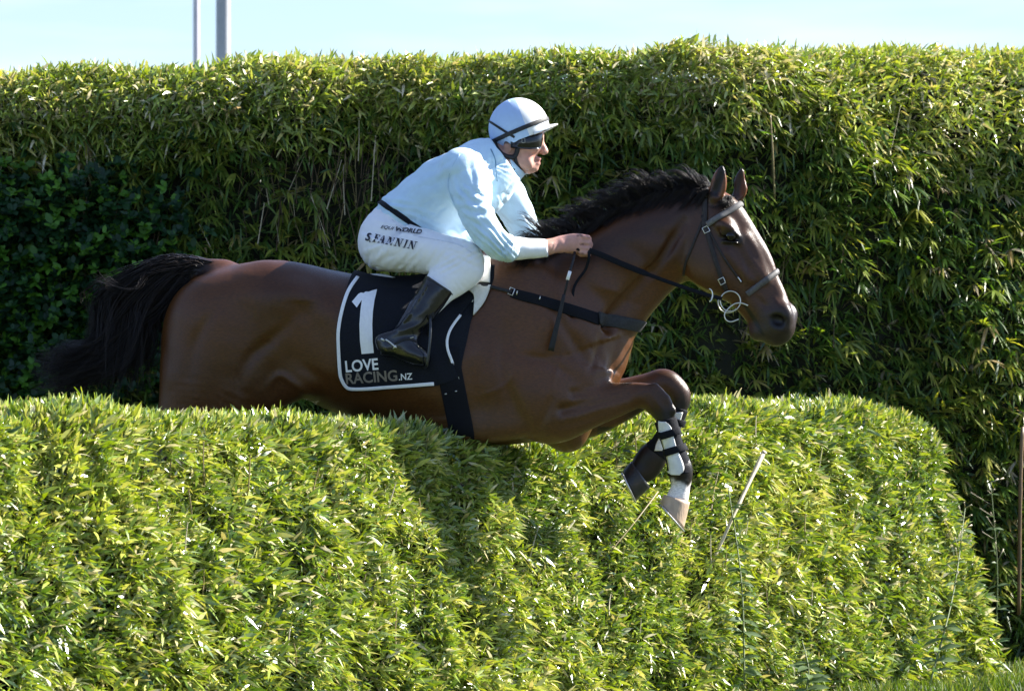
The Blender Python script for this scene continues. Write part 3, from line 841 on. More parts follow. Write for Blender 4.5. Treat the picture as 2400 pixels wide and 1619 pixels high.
TORSO = [(872, 500, 968, 610, .145, 0), (890, 478, 985, 575, .150, 0), (927, 436, 1010, 545, .155, 0), (995, 384, 1082, 540, .165, 0), (1068, 350, 1150, 505, .170, 0), (1122, 332, 1195, 455, .145, 0), (1156, 345, 1206, 418, .085, 0)]
ARM_N = [(1128, 372, 1040, 430, .080, -.165), (1153, 430, 1052, 458, .082, -.20), (1156, 487, 1070, 492, .074, -.235), (1172, 528, 1094, 538, .066, -.255), (1192, 550, 1126, 582, .060, -.262), (1200, 554, 1160, 608, .054, -.255), (1203, 556, 1192, 610, .050, -.245)]
ARM_F = [(1180, 372, 1105, 420, .080, .155), (1222, 428, 1140, 462, .080, .185), (1243, 475, 1165, 500, .072, .20), (1262, 520, 1196, 545, .060, .20), (1278, 550, 1232, 590, .052, .18)]
FORE_N = [(1190, 556, 1188, 608, .040, -.245), (1240, 560, 1238, 605, .034, -.215), (1285, 563, 1284, 600, .029, -.185)]
FORE_F = [(1262, 545, 1240, 590, .04, .18), (1310, 555, 1300, 592, .03, .12)]
def thigh(s): return [(862, 520, 952, 610, .110, s * .085), (900, 515, 912, 634, .115, s * .115), (985, 532, 968, 640, .100, s * .165), (1056, 552, 1026, 643, .082, s * .205), (1112, 578, 1064, 645, .066, s * .225), (1128, 608, 1052, 652, .058, s * .235)]
def shin(s): return [(1128, 604, 1040, 618, .055, s * .235), (1112, 644, 1012, 640, .056, s * .25), (1066, 690, 992, 660, .052, s * .27), (1030, 722, 968, 706, .046, s * .285)]
def bootleg(s): return [(1066, 686, 998, 646, .060, s * .272), (1046, 708, 982, 678, .058, s * .285), (1018, 740, 950, 728, .054, s * .30), (992, 768, 930, 766, .046, s * .312), (980, 790, 914, 788, .042, s * .318)]
def foot(s): return [(918, 780, 893, 826, .034, s * .318), (942, 788, 922, 838, .040, s * .322), (972, 800, 950, 850, .044, s * .328), (996, 818, 978, 856, .042, s * .332), (1004, 832, 994, 852, .028, s * .334)]

# --- body, one continuous skin from head to feet (the clothes lie over it)
B = J()
B.sweep(TORSO[:-1], .02, grow=-.026)
for A in (ARM_N, ARM_F): B.sweep(A, .02, grow=-.028)
B.sweep(FORE_N, .015, grow=-.006); B.sweep(FORE_F, .015, grow=-.004)
for s in (-1, 1):
    B.sweep(thigh(s), .02, grow=-.028); B.sweep(shin(s), .015, grow=-.020); B.sweep(bootleg(s), .01, grow=-.014); B.sweep(foot(s), .02, grow=-.010)
# neck and head
B.sweep([(1205, 432, 1136, 362, .058, 0), (1216, 405, 1150, 350, .054, 0), (1226, 385, 1168, 335, .055, 0)], .02)
B.ell(1212, 316, 0, .098, .076, .100, 0, .02)
B.sweep([(1267, 306, 1180, 310, .070, 0), (1266, 330, 1180, 335, .067, 0), (1258, 352, 1186, 356, .064, 0), (1256, 374, 1200, 374, .054, 0), (1256, 390, 1218, 388, .040, 0), (1250, 399, 1230, 397, .026, 0)], .015)
for s in (-1, 1):
    B.ell(1250, 345, s * .046, .022, .016, .016, -20, .018)            # cheekbone
    B.ell(1226, 380, s * .050, .034, .010, .018, -30, .02)             # jaw corner
    B.ell(1190, 343, s * .072, .017, .010, .030, -12, .006)            # ear
    B.ell(1192, 344, s * .083, .008, .006, .018, -12, .003, True)
    B.ell(1264, 331, s * .034, .018, .014, .013, 0, .01, True)         # eye hollow
B.cap(P3(1266, 328), P3(1278, 354), .008, .0115, .008)                 # nose
B.ell(1273, 357, 0, .013, .017, .010, 0, .008)
B.ell(1262, 373, 0, .011, .022, .0075, 10, .008); B.ell(1260, 383, 0, .011, .020, .0075, -8, .008)     # lips
B.cap(P3(1270, 378, -.02), P3(1270, 378, .02), .004, .004, .004, True)
B.ell(1253, 394, 0, .015, .020, .014, 0, .012)                         # chin
# hands closed on the reins: palm, four bent fingers, thumb
def hand(f, ox, oy, Y, k=1.0):
    def q(px, py, dy): return P3(ox + px * k, oy + py * k, Y + dy)
    f.sweep([(ox - 34, oy - 16, ox - 36, oy + 17, .021, Y), (ox - 10, oy - 24, ox - 12, oy + 19, .019, Y), (ox + 12, oy - 26, ox + 14, oy + 20, .017, Y), (ox + 26, oy - 20, ox + 30, oy + 18, .013, Y)], .012)
    sgn = -1 if Y < 0 else 1
    for i, (py, L) in enumerate(((-18, 1.0), (-5, 1.06), (8, 1.0), (19, .85))):
        a = q(22, py, sgn * .010); b = q(22 + 13 * L, py + 1.5, sgn * .012); c = q(26 + 14 * L, py + 5, -sgn * .012); d = q(18, py + 6, -sgn * .026)
        f.chain([a, b, c, d], [.0098, .0095, .0085, .0075], .003)
        f.ell(ox + 22 * k, oy + py * k, Y + sgn * .013, .009, .008, .009, 0, .006)
    f.chain([q(-12, 12, -sgn * .012), q(12, 16, -sgn * .024), q(30, 6, -sgn * .020), q(44, 1, -sgn * .010)], [.014, .0115, .010, .008], .005)
hand(B, 1342, 573, -.155)
hand(B, 1352, 575, .115)
B.sweep([(1270, 562, 1268, 600, .028, -.19), (1312, 556, 1308, 592, .022, -.165)], .012)
B.sweep([(1285, 555, 1282, 590, .026, .14), (1320, 558, 1318, 594, .022, .12)], .012)
BV, BF = B.mesh(3); del B
BT = bvh((BV, BF))
rider = empty('person', tuple(P3(960, 650, 0)), 'jockey in pale blue silks and white breeches crouched over the galloping horse', 'person')
bx, by = to_px(BV)
sk = np.array([.50, .27, .205])[None, :] * (1 + .10 * vnoise(BV, 18, 4) + .06 * vnoise(BV, 60, 5))[:, None]
def ms(col, w):
    global sk
    sk = sk * (1 - np.clip(w, 0, 1)[:, None]) + np.array(col)[None, :] * np.clip(w, 0, 1)[:, None]
hd = (by < 410) & (bx > 1150)
ms((.42, .14, .12), .7 * hd * np.exp(-(((bx - 1264) / 9) ** 2 + ((by - 378) / 8) ** 2)))
ms((.22, .06, .055), .5 * hd * np.exp(-(((bx - 1268) / 5) ** 2 + ((by - 378) / 2.2) ** 2)))
ms((.55, .24, .19), .5 * hd * np.exp(-(((bx - 1240) / 16) ** 2 + ((by - 362) / 14) ** 2)))
ms((.20, .11, .08), .45 * hd * np.exp(-(((bx - 1250) / 16) ** 2 + ((by - 391) / 8) ** 2)))
hair = hd & (by < 338) & (bx < 1215)
ms((.05, .03, .02), .9 * hair * 1.0)
ms((.46, .24, .21), .7 * (bx > 1300) * 1.0)
ms((.12, .05, .045), .8 * (bx > 1340) * np.exp(-((bx - 1338) / 100) ** 2) * (vnoise(BV, 90, 8) > .45))
me = mesh_np('body', BV, [BF]); attr(me, 'skin', 'FLOAT_COLOR', np.hstack([sk, np.ones((len(BV), 1))]))
link('body', me, M_skin, rider)

def fold(V, N, terms):
    """cloth folds: ridges along photo directions, each (x, y, angle, wavelength px, spread px along, across, height m)"""
    px, py = to_px(V); d = np.zeros(len(V))
    for (x, y, ang, wl, sa, sc, h) in terms:
        c, s_ = math.cos(math.radians(ang)), -math.sin(math.radians(ang))
        u = (px - x) * c + (py - y) * s_; v = -(px - x) * s_ + (py - y) * c
        ph = v / wl * 2 * math.pi + 1.1 * np.sin(u / wl * .45) + 3.6 * vnoise(V, 9, 3)
        d += h * np.cos(ph) * np.exp(-(u / sa) ** 2 - (v / sc) ** 2) * (V[:, 1] < 0.02)
    return V + N * d[:, None]

# --- silk shirt with sleeves
F1 = J()
F1.sweep(TORSO, .03, expo=2.2)
F1.sweep([(905, 470, 985, 560, .155, 0), (940, 500, 1000, 552, .15, 0), (1010, 520, 1072, 562, .14, 0), (1058, 530, 1096, 578, .13, 0), (1080, 540, 1108, 584, .11, 0)], .04)      # belly of the shirt, extended forward to close a gap and block the sun
for A in (ARM_N, ARM_F): F1.sweep(A, .035)
F1.cap(P3(1080, 385, -.12), P3(1112, 362, -.06), .05, .04, .05)
F1.cap(P3(1030, 470, -.185), P3(1062, 535, -.205), .006, .008, .03, True)                  # crease under the arm
F1.cap(P3(1155, 440, -.165), P3(1168, 520, -.19), .008, .010, .03, True)
F1.ell(1198, 582, -.245, .016, .056, .045, 0, .01)                                          # gathered elastic
F1.plane(P3(1186, 376, 0), (.797, 0, .604))                                                  # neck opening
SV, SF = F1.mesh(3); del F1
SN = normals_of(SV, SF)
SV = SV + SN * (vnoise(SV, 8, 11) * .0045 + vnoise(SV * np.array([1, 1, 1.0]), 19, 12) * .0028)[:, None]
_px, _py = to_px(SV)
_arm = np.clip((_px - 1040) / 30, 0, 1) * np.clip((_py - 420 + (1150 - _px) * .2) / 40, 0, 1)
def ridged(ax, ac, al, sd):
    u_ = SV[:, 0] * ax[0] + SV[:, 2] * ax[1]; w_ = -SV[:, 0] * ax[1] + SV[:, 2] * ax[0]
    n_ = vnoise(np.stack([u_ * al, w_ * ac, SV[:, 1] * ac * .6], 1), 1.0, sd)
    return (1 - np.abs(n_)) ** 4
_tor = ridged((.93, .36), 22, 5, 91) * .7 + ridged((.75, .66), 34, 8, 92) * .5
_ar = ridged((.80, -.60), 30, 8, 93) * .8 + ridged((.35, -.94), 40, 9, 94) * .4
SV = SV - SN * ((_tor * (1 - _arm) * (.4 + .6 * np.clip((_py - 400) / 90, 0, 1)) + _ar * _arm) * .0062)[:, None]
SV = fold(SV, SN, [(930, 482, -12, 15, 70, 16, .0042), (985, 505, -25, 19, 70, 18, .0035), (1090, 470, -62, 26, 70, 30, .003), (1130, 560, -40, 13, 40, 30, .0045), (1120, 490, -15, 27, 50, 36, .0035),
                   (1168, 575, -50, 10, 30, 40, .005), (1186, 590, 80, 6, 30, 14, .0035), (1060, 400, 20, 46, 90, 60, .003), (1120, 400, 78, 24, 70, 24, .0025)])
shirt = link('shirt', mesh_np('shirt', SV, [SF]), M_silk, rider)
tag(shirt, 'pale blue silk racing shirt')
ST = bvh((SV, SF))
# collar: a folded band standing round the neck
def collar():
    bm = bmesh.new(); rows = []
    ax = (P3(1228, 378) - P3(1160, 352)).normalized()
    for i in range(41):
        a = 2 * math.pi * i / 40
        c = P3(1188, 378); f = P3(1216, 411) - P3(1160, 346)
        e1 = f.normalized(); up = Vector((.72, 0, .70)); up = (up - e1 * up.dot(e1)).normalized()
        ring = c + e1 * (f.length / 2 + .006) * math.cos(a) + Vector((0, .074 * math.sin(a), 0))
        out = (ring - c).normalized(); w = .026 + .012 * max(0, math.cos(a)) ** 2
        rows.append([bm.verts.new(ring - out * .006), bm.verts.new(ring + up * w * .55 - out * .001), bm.verts.new(ring + up * w * .50 + out * .007), bm.verts.new(ring - up * w * .75 + out * .016), bm.verts.new(ring - up * w * .70 + out * .008)])
    for i in range(40):
        for j in range(4): bm.faces.new((rows[i][j], rows[i + 1][j], rows[i + 1][j + 1], rows[i][j + 1]))
    return from_bm('collar', bm, M_silk, rider)
collar()
M_seam = mat('pale_seam', (.42, .60, .74), .7)
strap('seam', ST, [(1078, 362), (1058, 395), (1050, 430), (1058, 462), (1072, 492)], .004, .0007, M_seam, rider)
strap('seam', ST, [(1172, 580), (1178, 596), (1186, 608)], .004, .002, M_seam, rider)
# yoke seam down the front of the shoulder
strap('seam', ST, [(1150, 350), (1160, 372), (1163, 400), (1165, 425)], .004, .0015, mat('blue_seam', (.12, .24, .36), .7), rider)

# --- white undershirt cuffs
for nm, A, far in (('undershirt_sleeve', FORE_N, False), ('undershirt_sleeve', FORE_F, True)):
    f = J((1150, 640, -.34), (1330, 520, .3), .0046)
    f.sweep(A, .01, grow=.0035)
    f.plane(P3(1282 if not far else 1300, 580, 0), (1, 0, .08))
    v, fa = f.mesh(1); nn = normals_of(v, fa)
    v = v + nn * (vnoise(v, 25, 4) * .0015)[:, None]
    link(nm, mesh_np(nm, v, [fa]), M_under, rider)

# --- breeches
F2 = J()
F2.sweep([(873, 500, 968, 612, .150, 0), (884, 486, 972, 588, .152, 0), (896, 482, 982, 570, .148, 0)], .03)
F2.ell(888, 575, 0, .066, .12, .085, 0, .05)
for s in (-1, 1): F2.sweep(thigh(s), .035); F2.sweep(shin(s), .02, grow=.002)
PV, PF = F2.mesh(3); del F2
PN = normals_of(PV, PF)
PV = PV + PN * (vnoise(PV, 10, 21) * .0022)[:, None]
def ridged_p(ax, ac, al, sd):
    u_ = PV[:, 0] * ax[0] + PV[:, 2] * ax[1]; w_ = -PV[:, 0] * ax[1] + PV[:, 2] * ax[0]
    return (1 - np.abs(vnoise(np.stack([u_ * al, w_ * ac, PV[:, 1] * ac * .5], 1), 1.0, sd))) ** 6
_px, _py = to_px(PV)
PV = PV - PN * ((ridged_p((.66, .75), 34, 7, 95) * np.clip((1060 - _px) / 60, .15, 1) * np.clip((_py - 560) / 40, 0, 1) + ridged_p((.9, -.42), 40, 8, 96) * np.clip((_px - 1010) / 60, 0, 1) * np.clip((650 - _py) / 30, 0, 1)) * .0040)[:, None]
PV = fold(PV, PN, [(895, 600, 42, 23, 40, 24, .0018), (960, 605, 48, 19, 45, 30, .0018), (1020, 600, 55, 17, 40, 30, .0018), (1065, 615, 30, 14, 45, 20, .003), (1095, 590, 20, 15, 36, 26, .0022), (1075, 560, -22, 12, 70, 20, .0028), (930, 520, -20, 20, 70, 20, .002)])
link('breeches', mesh_np('breeches', PV, [PF]), M_breech, rider)
PT = bvh((PV, PF))
strap('seam', PT, [(905, 500), (950, 545), (1010, 560), (1070, 572), (1105, 592)], .004, .0006, mat('breeches_seam', (.66, .68, .74), .7), rider)
# belt
c = P3(930, 540); u = P3(893, 480) - c
angs = [2 * math.pi * i / 56 for i in range(56)]
def slant_ring(tree, cpx, tilt, n=60, r=.5):
    """ring round the body in a plane holding the y axis and the photo direction tilt"""
    return wrap(tree, P3(*cpx), (tilt[0], -tilt[1]), [2 * math.pi * i / n for i in range(n)], r)
p, nn = slant_ring(bvh((PV, PF), (SV, SF)), (930, 505), (-36, -26))
p, nn = slant_ring(ST, (925, 498), (-33, -23))
ribbon('belt', p, nn, .020, .003, M_cloth, rider, closed=True, lift=.001)

# --- boots
for s in (-1, 1):
    f = J((870, 900, -.42), (1090, 620, .42), .0046)
    f.sweep(bootleg(s), .01); f.sweep(foot(s), .025)
    f.ell(906, 818, s * .318, .022, .034, .026, 0, .02)
    f.chain([P3(1000, 668, s * .335), P3(960, 735, s * .352), P3(935, 770, s * .352)], [.004, .004, .004], .012)
    f.plane(P3(1032, 668, 0), (.55, 0, .835))
    v, fa = f.mesh(2); nn = normals_of(v, fa)
    px, py = to_px(v)
    cr = np.exp(-((py - 772) / 26) ** 2) * np.cos((py - 772 + (px - 950) * .35 + 3 * vnoise(v, 20, 2)) / 5.2) * .0032 + np.exp(-((py - 720) / 40) ** 2) * np.cos((py + (px - 980) * .5) / 12) * .0014
    v = v + nn * (cr + vnoise(v, 16, 6) * .0016)[:, None]
    bo = link('boot', mesh_np('boot', v, [fa]), M_boot, rider)
    if s < 0:
        bt = bvh((v, fa))
        def sub(o): o.parent = bo; o.matrix_parent_inverse = Matrix.Identity(4); return o
        sub(strap('sole', bt, [(894, 828), (906, 838), (924, 840)], .007, .004, M_rubber))
        sub(strap('top_band', bt, [(1001, 654), (1030, 668), (1060, 690)], .004, .002, M_rubber))
        sp, sn = drape(bt, catmull([(904, 796), (916, 804), (930, 815)], 4)[:, :2])
        spur = tube_mesh('spur', [Vector(q) + Vector(n_) * .004 for q, n_ in zip(sp, sn)] , .0032, M_steel, rider)
        a = P3(893, 793, -.35); b_ = P3(901, 799, -.35)
        tube_mesh('spur', [a, b_], [.0035, .0045], M_steel, rider)
        sp, sn = drape(bt, [(921, 818), (929, 809)]); tube_mesh('spur', [Vector(q) + Vector(n_) * .005 for q, n_ in zip(sp, sn)], .0026, M_steel, rider)
        sub(strap('spur_strap', bt, [(925, 806), (945, 796), (962, 795), (976, 800)], .009, .0025, M_leather))
        sp, sn = drape(bt, [(964, 791)]); 
        sub(strap('strap_buckle', bt, [(961, 793), (968, 790)], .006, .004, M_steel))

# --- helmet with its silk cover
hc = P3(1215, 302); hu = Vector((-.354, 0, .935)); hf = Vector((.935, 0, .354)); hy = Vector((0, 1, 0))
def hl(f, y, u): return hc + hf * f + hy * y + hu * u
bm = bmesh.new(); rings = []
NA = 64
RIM = -.042
for i in range(25):
    t = i / 24
    th = t * 1.98
    row = []
    for j in range(NA):
        a = 2 * math.pi * j / NA
        f, y, u = math.sin(th) * math.cos(a) * .1125, math.sin(th) * math.sin(a) * .100, math.cos(th) * .112
        row.append(bm.verts.new(hl(f + .004 * (math.cos(a) < 0), y, max(u, RIM - .012 * (math.cos(a) < -.2)))))
    rings.append(row)
for i in range(24):
    for j in range(NA):
        if i == 0: continue
        bm.faces.new((rings[i][j], rings[i][(j + 1) % NA], rings[i + 1][(j + 1) % NA], rings[i + 1][j]))
bm.faces.new(rings[1])
for v in rings[0]: bm.verts.remove(v)
seam_n = hf; seam_p = hl(.027, 0, 0)
bmesh.ops.bisect_plane(bm, geom=bm.verts[:] + bm.edges[:] + bm.faces[:], plane_co=seam_p, plane_no=seam_n)
for f_ in bm.faces:
    front = (f_.calc_center_median() - seam_p).dot(seam_n) > 0
    f_.material_index = 0 if front else 1
hel_verts = np.array([v.co[:] for v in bm.verts]); bm.verts.index_update()
hel_polys = [[v.index for v in f_.verts] for f_ in bm.faces]
HLT = BVHTree.FromPolygons(hel_verts.tolist(), hel_polys)
helmet = from_bm('helmet', bm, [M_helm_w, M_helm_b], rider)
tag(helmet, 'white and pale blue silk covered riding helmet with black straps')
def subh(o): o.parent = helmet; o.matrix_parent_inverse = Matrix.Identity(4); return o
# peak
bm = bmesh.new(); g = []
for i in range(21):
    a = -1.15 + 2.3 * i / 20
    e = math.cos(a / 1.15 * math.pi / 2) ** .7
    row = []
    for j in range(5):
        q = j / 4 * .029 * e
        row.append(hl((.111 + q) * math.cos(a), (.099 + q * .8) * math.sin(a), -.026 - .007 * (j / 4) - .010 * math.sin(a) ** 2))
    g.append(row)
top = [[bm.verts.new(p_) for p_ in r] for r in g]; bot = [[bm.verts.new(p_ - hu * .004) for p_ in r] for r in g]
for i in range(20):
    for j in range(4):
        bm.faces.new((top[i][j], top[i + 1][j], top[i + 1][j + 1], top[i][j + 1])); bm.faces.new((bot[i][j], bot[i][j + 1], bot[i + 1][j + 1], bot[i + 1][j]))
    bm.faces.new((top[i][4], top[i + 1][4], bot[i + 1][4], bot[i][4])); bm.faces.new((top[i][0], bot[i][0], bot[i + 1][0], top[i + 1][0]))
bm.faces.new([*top[0], *bot[0][::-1]]); bm.faces.new([*top[-1][::-1], *bot[-1]])
subh(from_bm('peak', bm, M_helm_w))
def helm_ring(h0, hw, nm, tilt=0.0):
    pts, nr = [], []
    for i in range(72):
        a = 2 * math.pi * i / 72
        d = (hf * math.cos(a) + hy * math.sin(a))
        o = hl(0, 0, h0 + tilt * math.cos(a)); hit = HLT.ray_cast(o + d * .3, -d)
        if hit[0] is None: continue
        pts.append(hit[0]); nr.append(d)
    return subh(ribbon(nm, pts, nr, hw, .003, M_rubber, closed=True, lift=.0008))
helm_ring(-.008, .0155, 'band', .004)
for sd in (-1, 1):
    subh(strap('cross_strap', HLT, [(1147, 284), (1165, 296), (1185, 309), (1206, 322)], .0085, .003, M_rubber, side=sd))
# harness round the ear and chin strap
for sd in (-1, 1):
    strap('harness', BT, [(1158, 330), (1163, 348), (1176, 363), (1194, 370), (1207, 366), (1213, 350), (1214, 326)], .017, .007, M_rubber, rider, side=sd, lift=.002)
    strap('chin_strap', BT, [(1207, 362), (1209, 380), (1217, 394), (1230, 402), (1246, 404)], .012, .005, M_rubber, rider, side=sd, lift=.001)
# goggles: a curved lens across the eyes with a side arm
lp = []
bm = bmesh.new(); rows = []
NAa = 34
for i in range(NAa):
    a = -1.62 + 3.24 * i / (NAa - 1)
    w = abs(a) / 1.62
    row = []
    for j, t in enumerate((0, .15, .5, .85, 1)):
        u_t, u_b = .026 + .003 * (1 - w), -.027 + .016 * w ** 4 + .018 * math.exp(-(a / .16) ** 2)
        uu = u_t + (u_b - u_t) * t
        bulge = .004 * math.sin(t * math.pi)
        gc_ = P3(1207, 334)
        row.append(bm.verts.new(gc_ + Vector(((.100 - .003 * t + bulge) * math.copysign(abs(math.cos(a)) ** .62, math.cos(a)), (.081 + bulge) * math.copysign(abs(math.sin(a)) ** .62, math.sin(a)), uu + .016 * math.cos(a) - .012))))
    rows.append(row)
for i in range(NAa - 1):
    for j in range(4): bm.faces.new((rows[i][j], rows[i + 1][j], rows[i + 1][j + 1], rows[i][j + 1]))
bmesh.ops.solidify(bm, geom=bm.faces[:], thickness=.003)
gog = from_bm('goggles', bm, M_lens, rider); tag(gog, 'dark racing goggles')
# small pale outline on the temple of the goggles
GT = BVHTree.FromPolygons([v.co[:] for v in gog.data.vertices], [list(p_.vertices) for p_ in gog.data.polygons])
q = [(1223, 325), (1230, 325), (1230.5, 335), (1223.5, 335)]
p, nn = drape(GT, q, -1)
em = ribbon('emblem', p, nn, .0018, .0012, mat('emblem_grey', (.5, .48, .40), .5), None, closed=True, lift=.001)
em.parent = gog; em.matrix_parent_inverse = Matrix.Identity(4)

# ------------------------------------------------------------------ tack
def reparent(o, p):
    o.parent = p; o.matrix_parent_inverse = Matrix.Identity(4) if p.type == 'MESH' else Matrix.Translation(-p.location)
    return o

def patch(name, tree, rows, mat_, parent, lift=.004, thick=.003, cols=14, side=-1, smooth=1, wave=0.0):
    """piece of cloth lying on a surface: rows (py, x left, x right) in photo positions, thrown sideways on; a real sheet with thickness"""
    R = catmull(rows, 5)
    G, NN = [], []
    for (py, xl, xr) in R:
        pts, nn = drape(tree, [(xl + (xr - xl) * j / cols, py) for j in range(cols + 1)], side)
        nn = smooth_list(nn, 4)
        NN.append([Vector(n).normalized() for n in nn])
        G.append([Vector(p) + Vector(n).normalized() * (lift + wave * math.sin(py * .21 + j * .9)) for j, (p, n) in enumerate(zip(pts, nn))])
    m, k = len(G), cols + 1
    for _ in range(smooth):
        H = [[v.copy() for v in r] for r in G]
        for i in range(m):
            for j in range(k):
                s, c = Vector(), 0
                for di, dj in ((0, 1), (0, -1), (1, 0), (-1, 0)):
                    if 0 <= i + di < m and 0 <= j + dj < k: s += H[i + di][j + dj]; c += 1
                G[i][j].y = H[i][j].y * .5 + s.y / c * .5
    return sheet(name, G, NN, thick, mat_, parent)

def sheet(name, G, NN, thick, mat_, parent):
    """cloth sheet from a grid of points and outward normals, with real thickness and closed edges"""
    m, k = len(G), len(G[0]); bm = bmesh.new()
    T = [[bm.verts.new(G[i][j]) for j in range(k)] for i in range(m)]
    B_ = [[bm.verts.new(G[i][j] - NN[i][j] * thick) for j in range(k)] for i in range(m)]
    for i in range(m - 1):
        for j in range(k - 1):
            bm.faces.new((T[i][j], T[i][j + 1], T[i + 1][j + 1], T[i + 1][j])); bm.faces.new((B_[i][j], B_[i + 1][j], B_[i + 1][j + 1], B_[i][j + 1]))
    for i in range(m - 1):
        bm.faces.new((T[i][0], T[i + 1][0], B_[i + 1][0], B_[i][0])); bm.faces.new((T[i][-1], B_[i][-1], B_[i + 1][-1], T[i + 1][-1]))
    for j in range(k - 1):
        bm.faces.new((T[0][j], B_[0][j], B_[0][j + 1], T[0][j + 1])); bm.faces.new((T[-1][j], T[-1][j + 1], B_[-1][j + 1], B_[-1][j]))
    return from_bm(name, bm, mat_, parent)

def tree_of(o):
    return BVHTree.FromPolygons([v.co[:] for v in o.data.vertices], [list(p.vertices) for p in o.data.polygons])

# --- saddle: flap, seat, girth, stirrup
saddle = empty('saddle', tuple(P3(980, 655, 0)), 'light black racing saddle with girth under the jockey', 'saddle')
for sd in (-1, 1):
    flap = patch('flap', HT, [(622, 1000, 1160), (660, 990, 1156), (700, 985, 1134), (741, 985, 1108), (800, 985, 1094), (848, 990, 1083), (886, 1012, 1078)], M_cloth, saddle, .005, .004, side=sd, smooth=4)
    if sd < 0: flap_near = flap
f = Field((-.62, -.2, 1.5), (0.02, .2, 1.78), .006)
f.sweep([(858, 648, 866, 676, .085, 0), (930, 655, 935, 690, .12, 0), (1010, 652, 1012, 690, .12, 0), (1090, 622, 1096, 668, .085, 0), (1128, 606, 1140, 650, .06, 0)], .02)
v, fa = f.mesh(2); link('seat', mesh_np('seat', v, [fa]), M_leather, saddle)
p, nn = [], []
for t in np.linspace(0, 1, 14):
    x, y = 866 + 66 * t, 646 + 11 * t - 5 * math.sin(t * 3.14)
    p.append(P3(x, y, -.03 - .05 * t)); nn.append(Vector((0, -.8, .6)))
ribbon('cantle_trim', p, nn, .012, .004, M_white, saddle)
gc = P3(1052, 850); gd = P3(1068, 990) - P3(1046, 880)
p, nn = wrap(HT, gc, (gd.x, gd.z), np.linspace(-1.75, 1.75, 60), .7)
ribbon('girth', smooth_list(p, 4), smooth_list(nn, 6), .088, .006, M_web, saddle, lift=.002)
for (a, b) in ((1042, 922), (1066, 916), (1076, 960)):
    q, qn = drape(HT, [(a, b), (a + 5, b - 1)]); ribbon('girth_stud', [v + n * .008 for v, n in zip(q, qn)], qn, .004, .002, M_steel, saddle)
for sd in (-1, 1):
    tube = [P3(1012, 655, sd * .20), P3(1012, 700, sd * .29), P3(1010, 745, sd * .345)]
    ribbon('stirrup_leather', tube, [Vector((0, sd, .25))] * 3, .022, .004, M_leather, saddle)
    iron = [P3(1008, 742, sd * .352), P3(1009, 770, sd * .385), P3(1006, 815, sd * .392), P3(1001, 852, sd * .388), P3(998, 860, sd * .365), P3(996, 860, sd * .335), P3(994, 858, sd * .295), P3(1000, 815, sd * .276), P3(1006, 770, sd * .30)]
    tube_mesh('stirrup_iron', [Vector(q) for q in catmull([tuple(v) for v in iron] + [tuple(iron[0])], 3)[:-1]], .0052, mat('dark_stirrup_metal', (.05, .055, .06), .3, metal=.7) if sd < 0 else bpy.data.materials['dark_stirrup_metal'], saddle, closed=True)

# --- number cloth
cloth_root = empty('number_cloth', tuple(P3(900, 780, -.28)), 'black racing number cloth with white edging and a large white 1', 'saddle cloth')
LE = [(656, 833), (692, 809), (730, 798), (773, 790), (821, 791), (875, 794), (897, 801), (908, 810), (914, 822)]
RE = [(656, 1130), (692, 1118), (706, 1108), (735, 1084), (768, 1060), (808, 1047), (840, 1056), (884, 1074), (914, 1074)]
def lerp_tab(tab, y): return float(np.interp(y, [a for a, _ in tab], [b for _, b in tab]))
def bottom(px): return float(np.interp(px, [790, 822, 900, 1018, 1040, 1077], [914, 915, 911, 904, 898, 884]))
NC, NR = 40, 36
cols = []
for i in range(NC + 1):
    u = i / NC; col_pts = []
    def near_col(side):
        out = []
        for j in range(NR + 1):
            py = 914 - (914 - 690) * j / NR
            px = lerp_tab(LE, py) + (lerp_tab(RE, py) - lerp_tab(LE, py)) * u
            by_ = bottom(px); py2 = min(py, by_ - 0.02 * j)
            p_, n_ = drape(HT, [(px, py2)], side)
            out.append(p_[0] + n_[0] * (.011 + .0022 * math.sin(px * .05 + py * .03) + .0015 * math.sin(px * .11 - py * .07)))
        return out
    A = near_col(-1); Bf = near_col(1)
    a = A[-1]; b_ = Bf[-1]; mid = []
    cx = (a + b_) / 2; cz = Vector((cx.x, 0, PX(0, 790, 0)[1]))
    a0 = math.atan2(a.y, a.z - cz.z); a1 = math.atan2(b_.y, b_.z - cz.z)
    xt = P3(833 + (1130 - 833) * u, 650, 0).x
    for t in np.linspace(0, 1, 26)[1:-1]:
        an = a0 + (a1 - a0) * t
        dr = Vector((0, math.sin(an), math.cos(an))); cc = Vector((cx.x + (xt - cx.x) * math.sin(t * math.pi), 0, cz.z))
        h = HT.ray_cast(cc + dr * .8, -dr)
        mid.append(h[0] + dr * .016 if h[0] is not None else a.lerp(b_, t))
    cols.append(A + mid + Bf[::-1])
for _ in range(2):
    H = [[v.copy() for v in c_] for c_ in cols]
    for i in range(NC + 1):
        for j in range(1, len(H[0]) - 1):
            e_ = [H[i][j - 1], H[i][j + 1]] + ([H[i - 1][j], H[i + 1][j]] if 0 < i < NC else [])
            av = sum(e_, Vector()) / len(e_); cols[i][j].y = (H[i][j].y + av.y) / 2
CN = []
for i in range(NC + 1):
    r_ = []
    for j in range(len(cols[0])):
        c_ = cols[i][j]; q_ = Vector((0, c_.y, max(0.0, c_.z - 1.45) * .8)); r_.append(q_.normalized())
    CN.append(r_)
cloth = sheet('cloth', cols, CN, .004, M_cloth, cloth_root)
CT = tree_of(cloth)
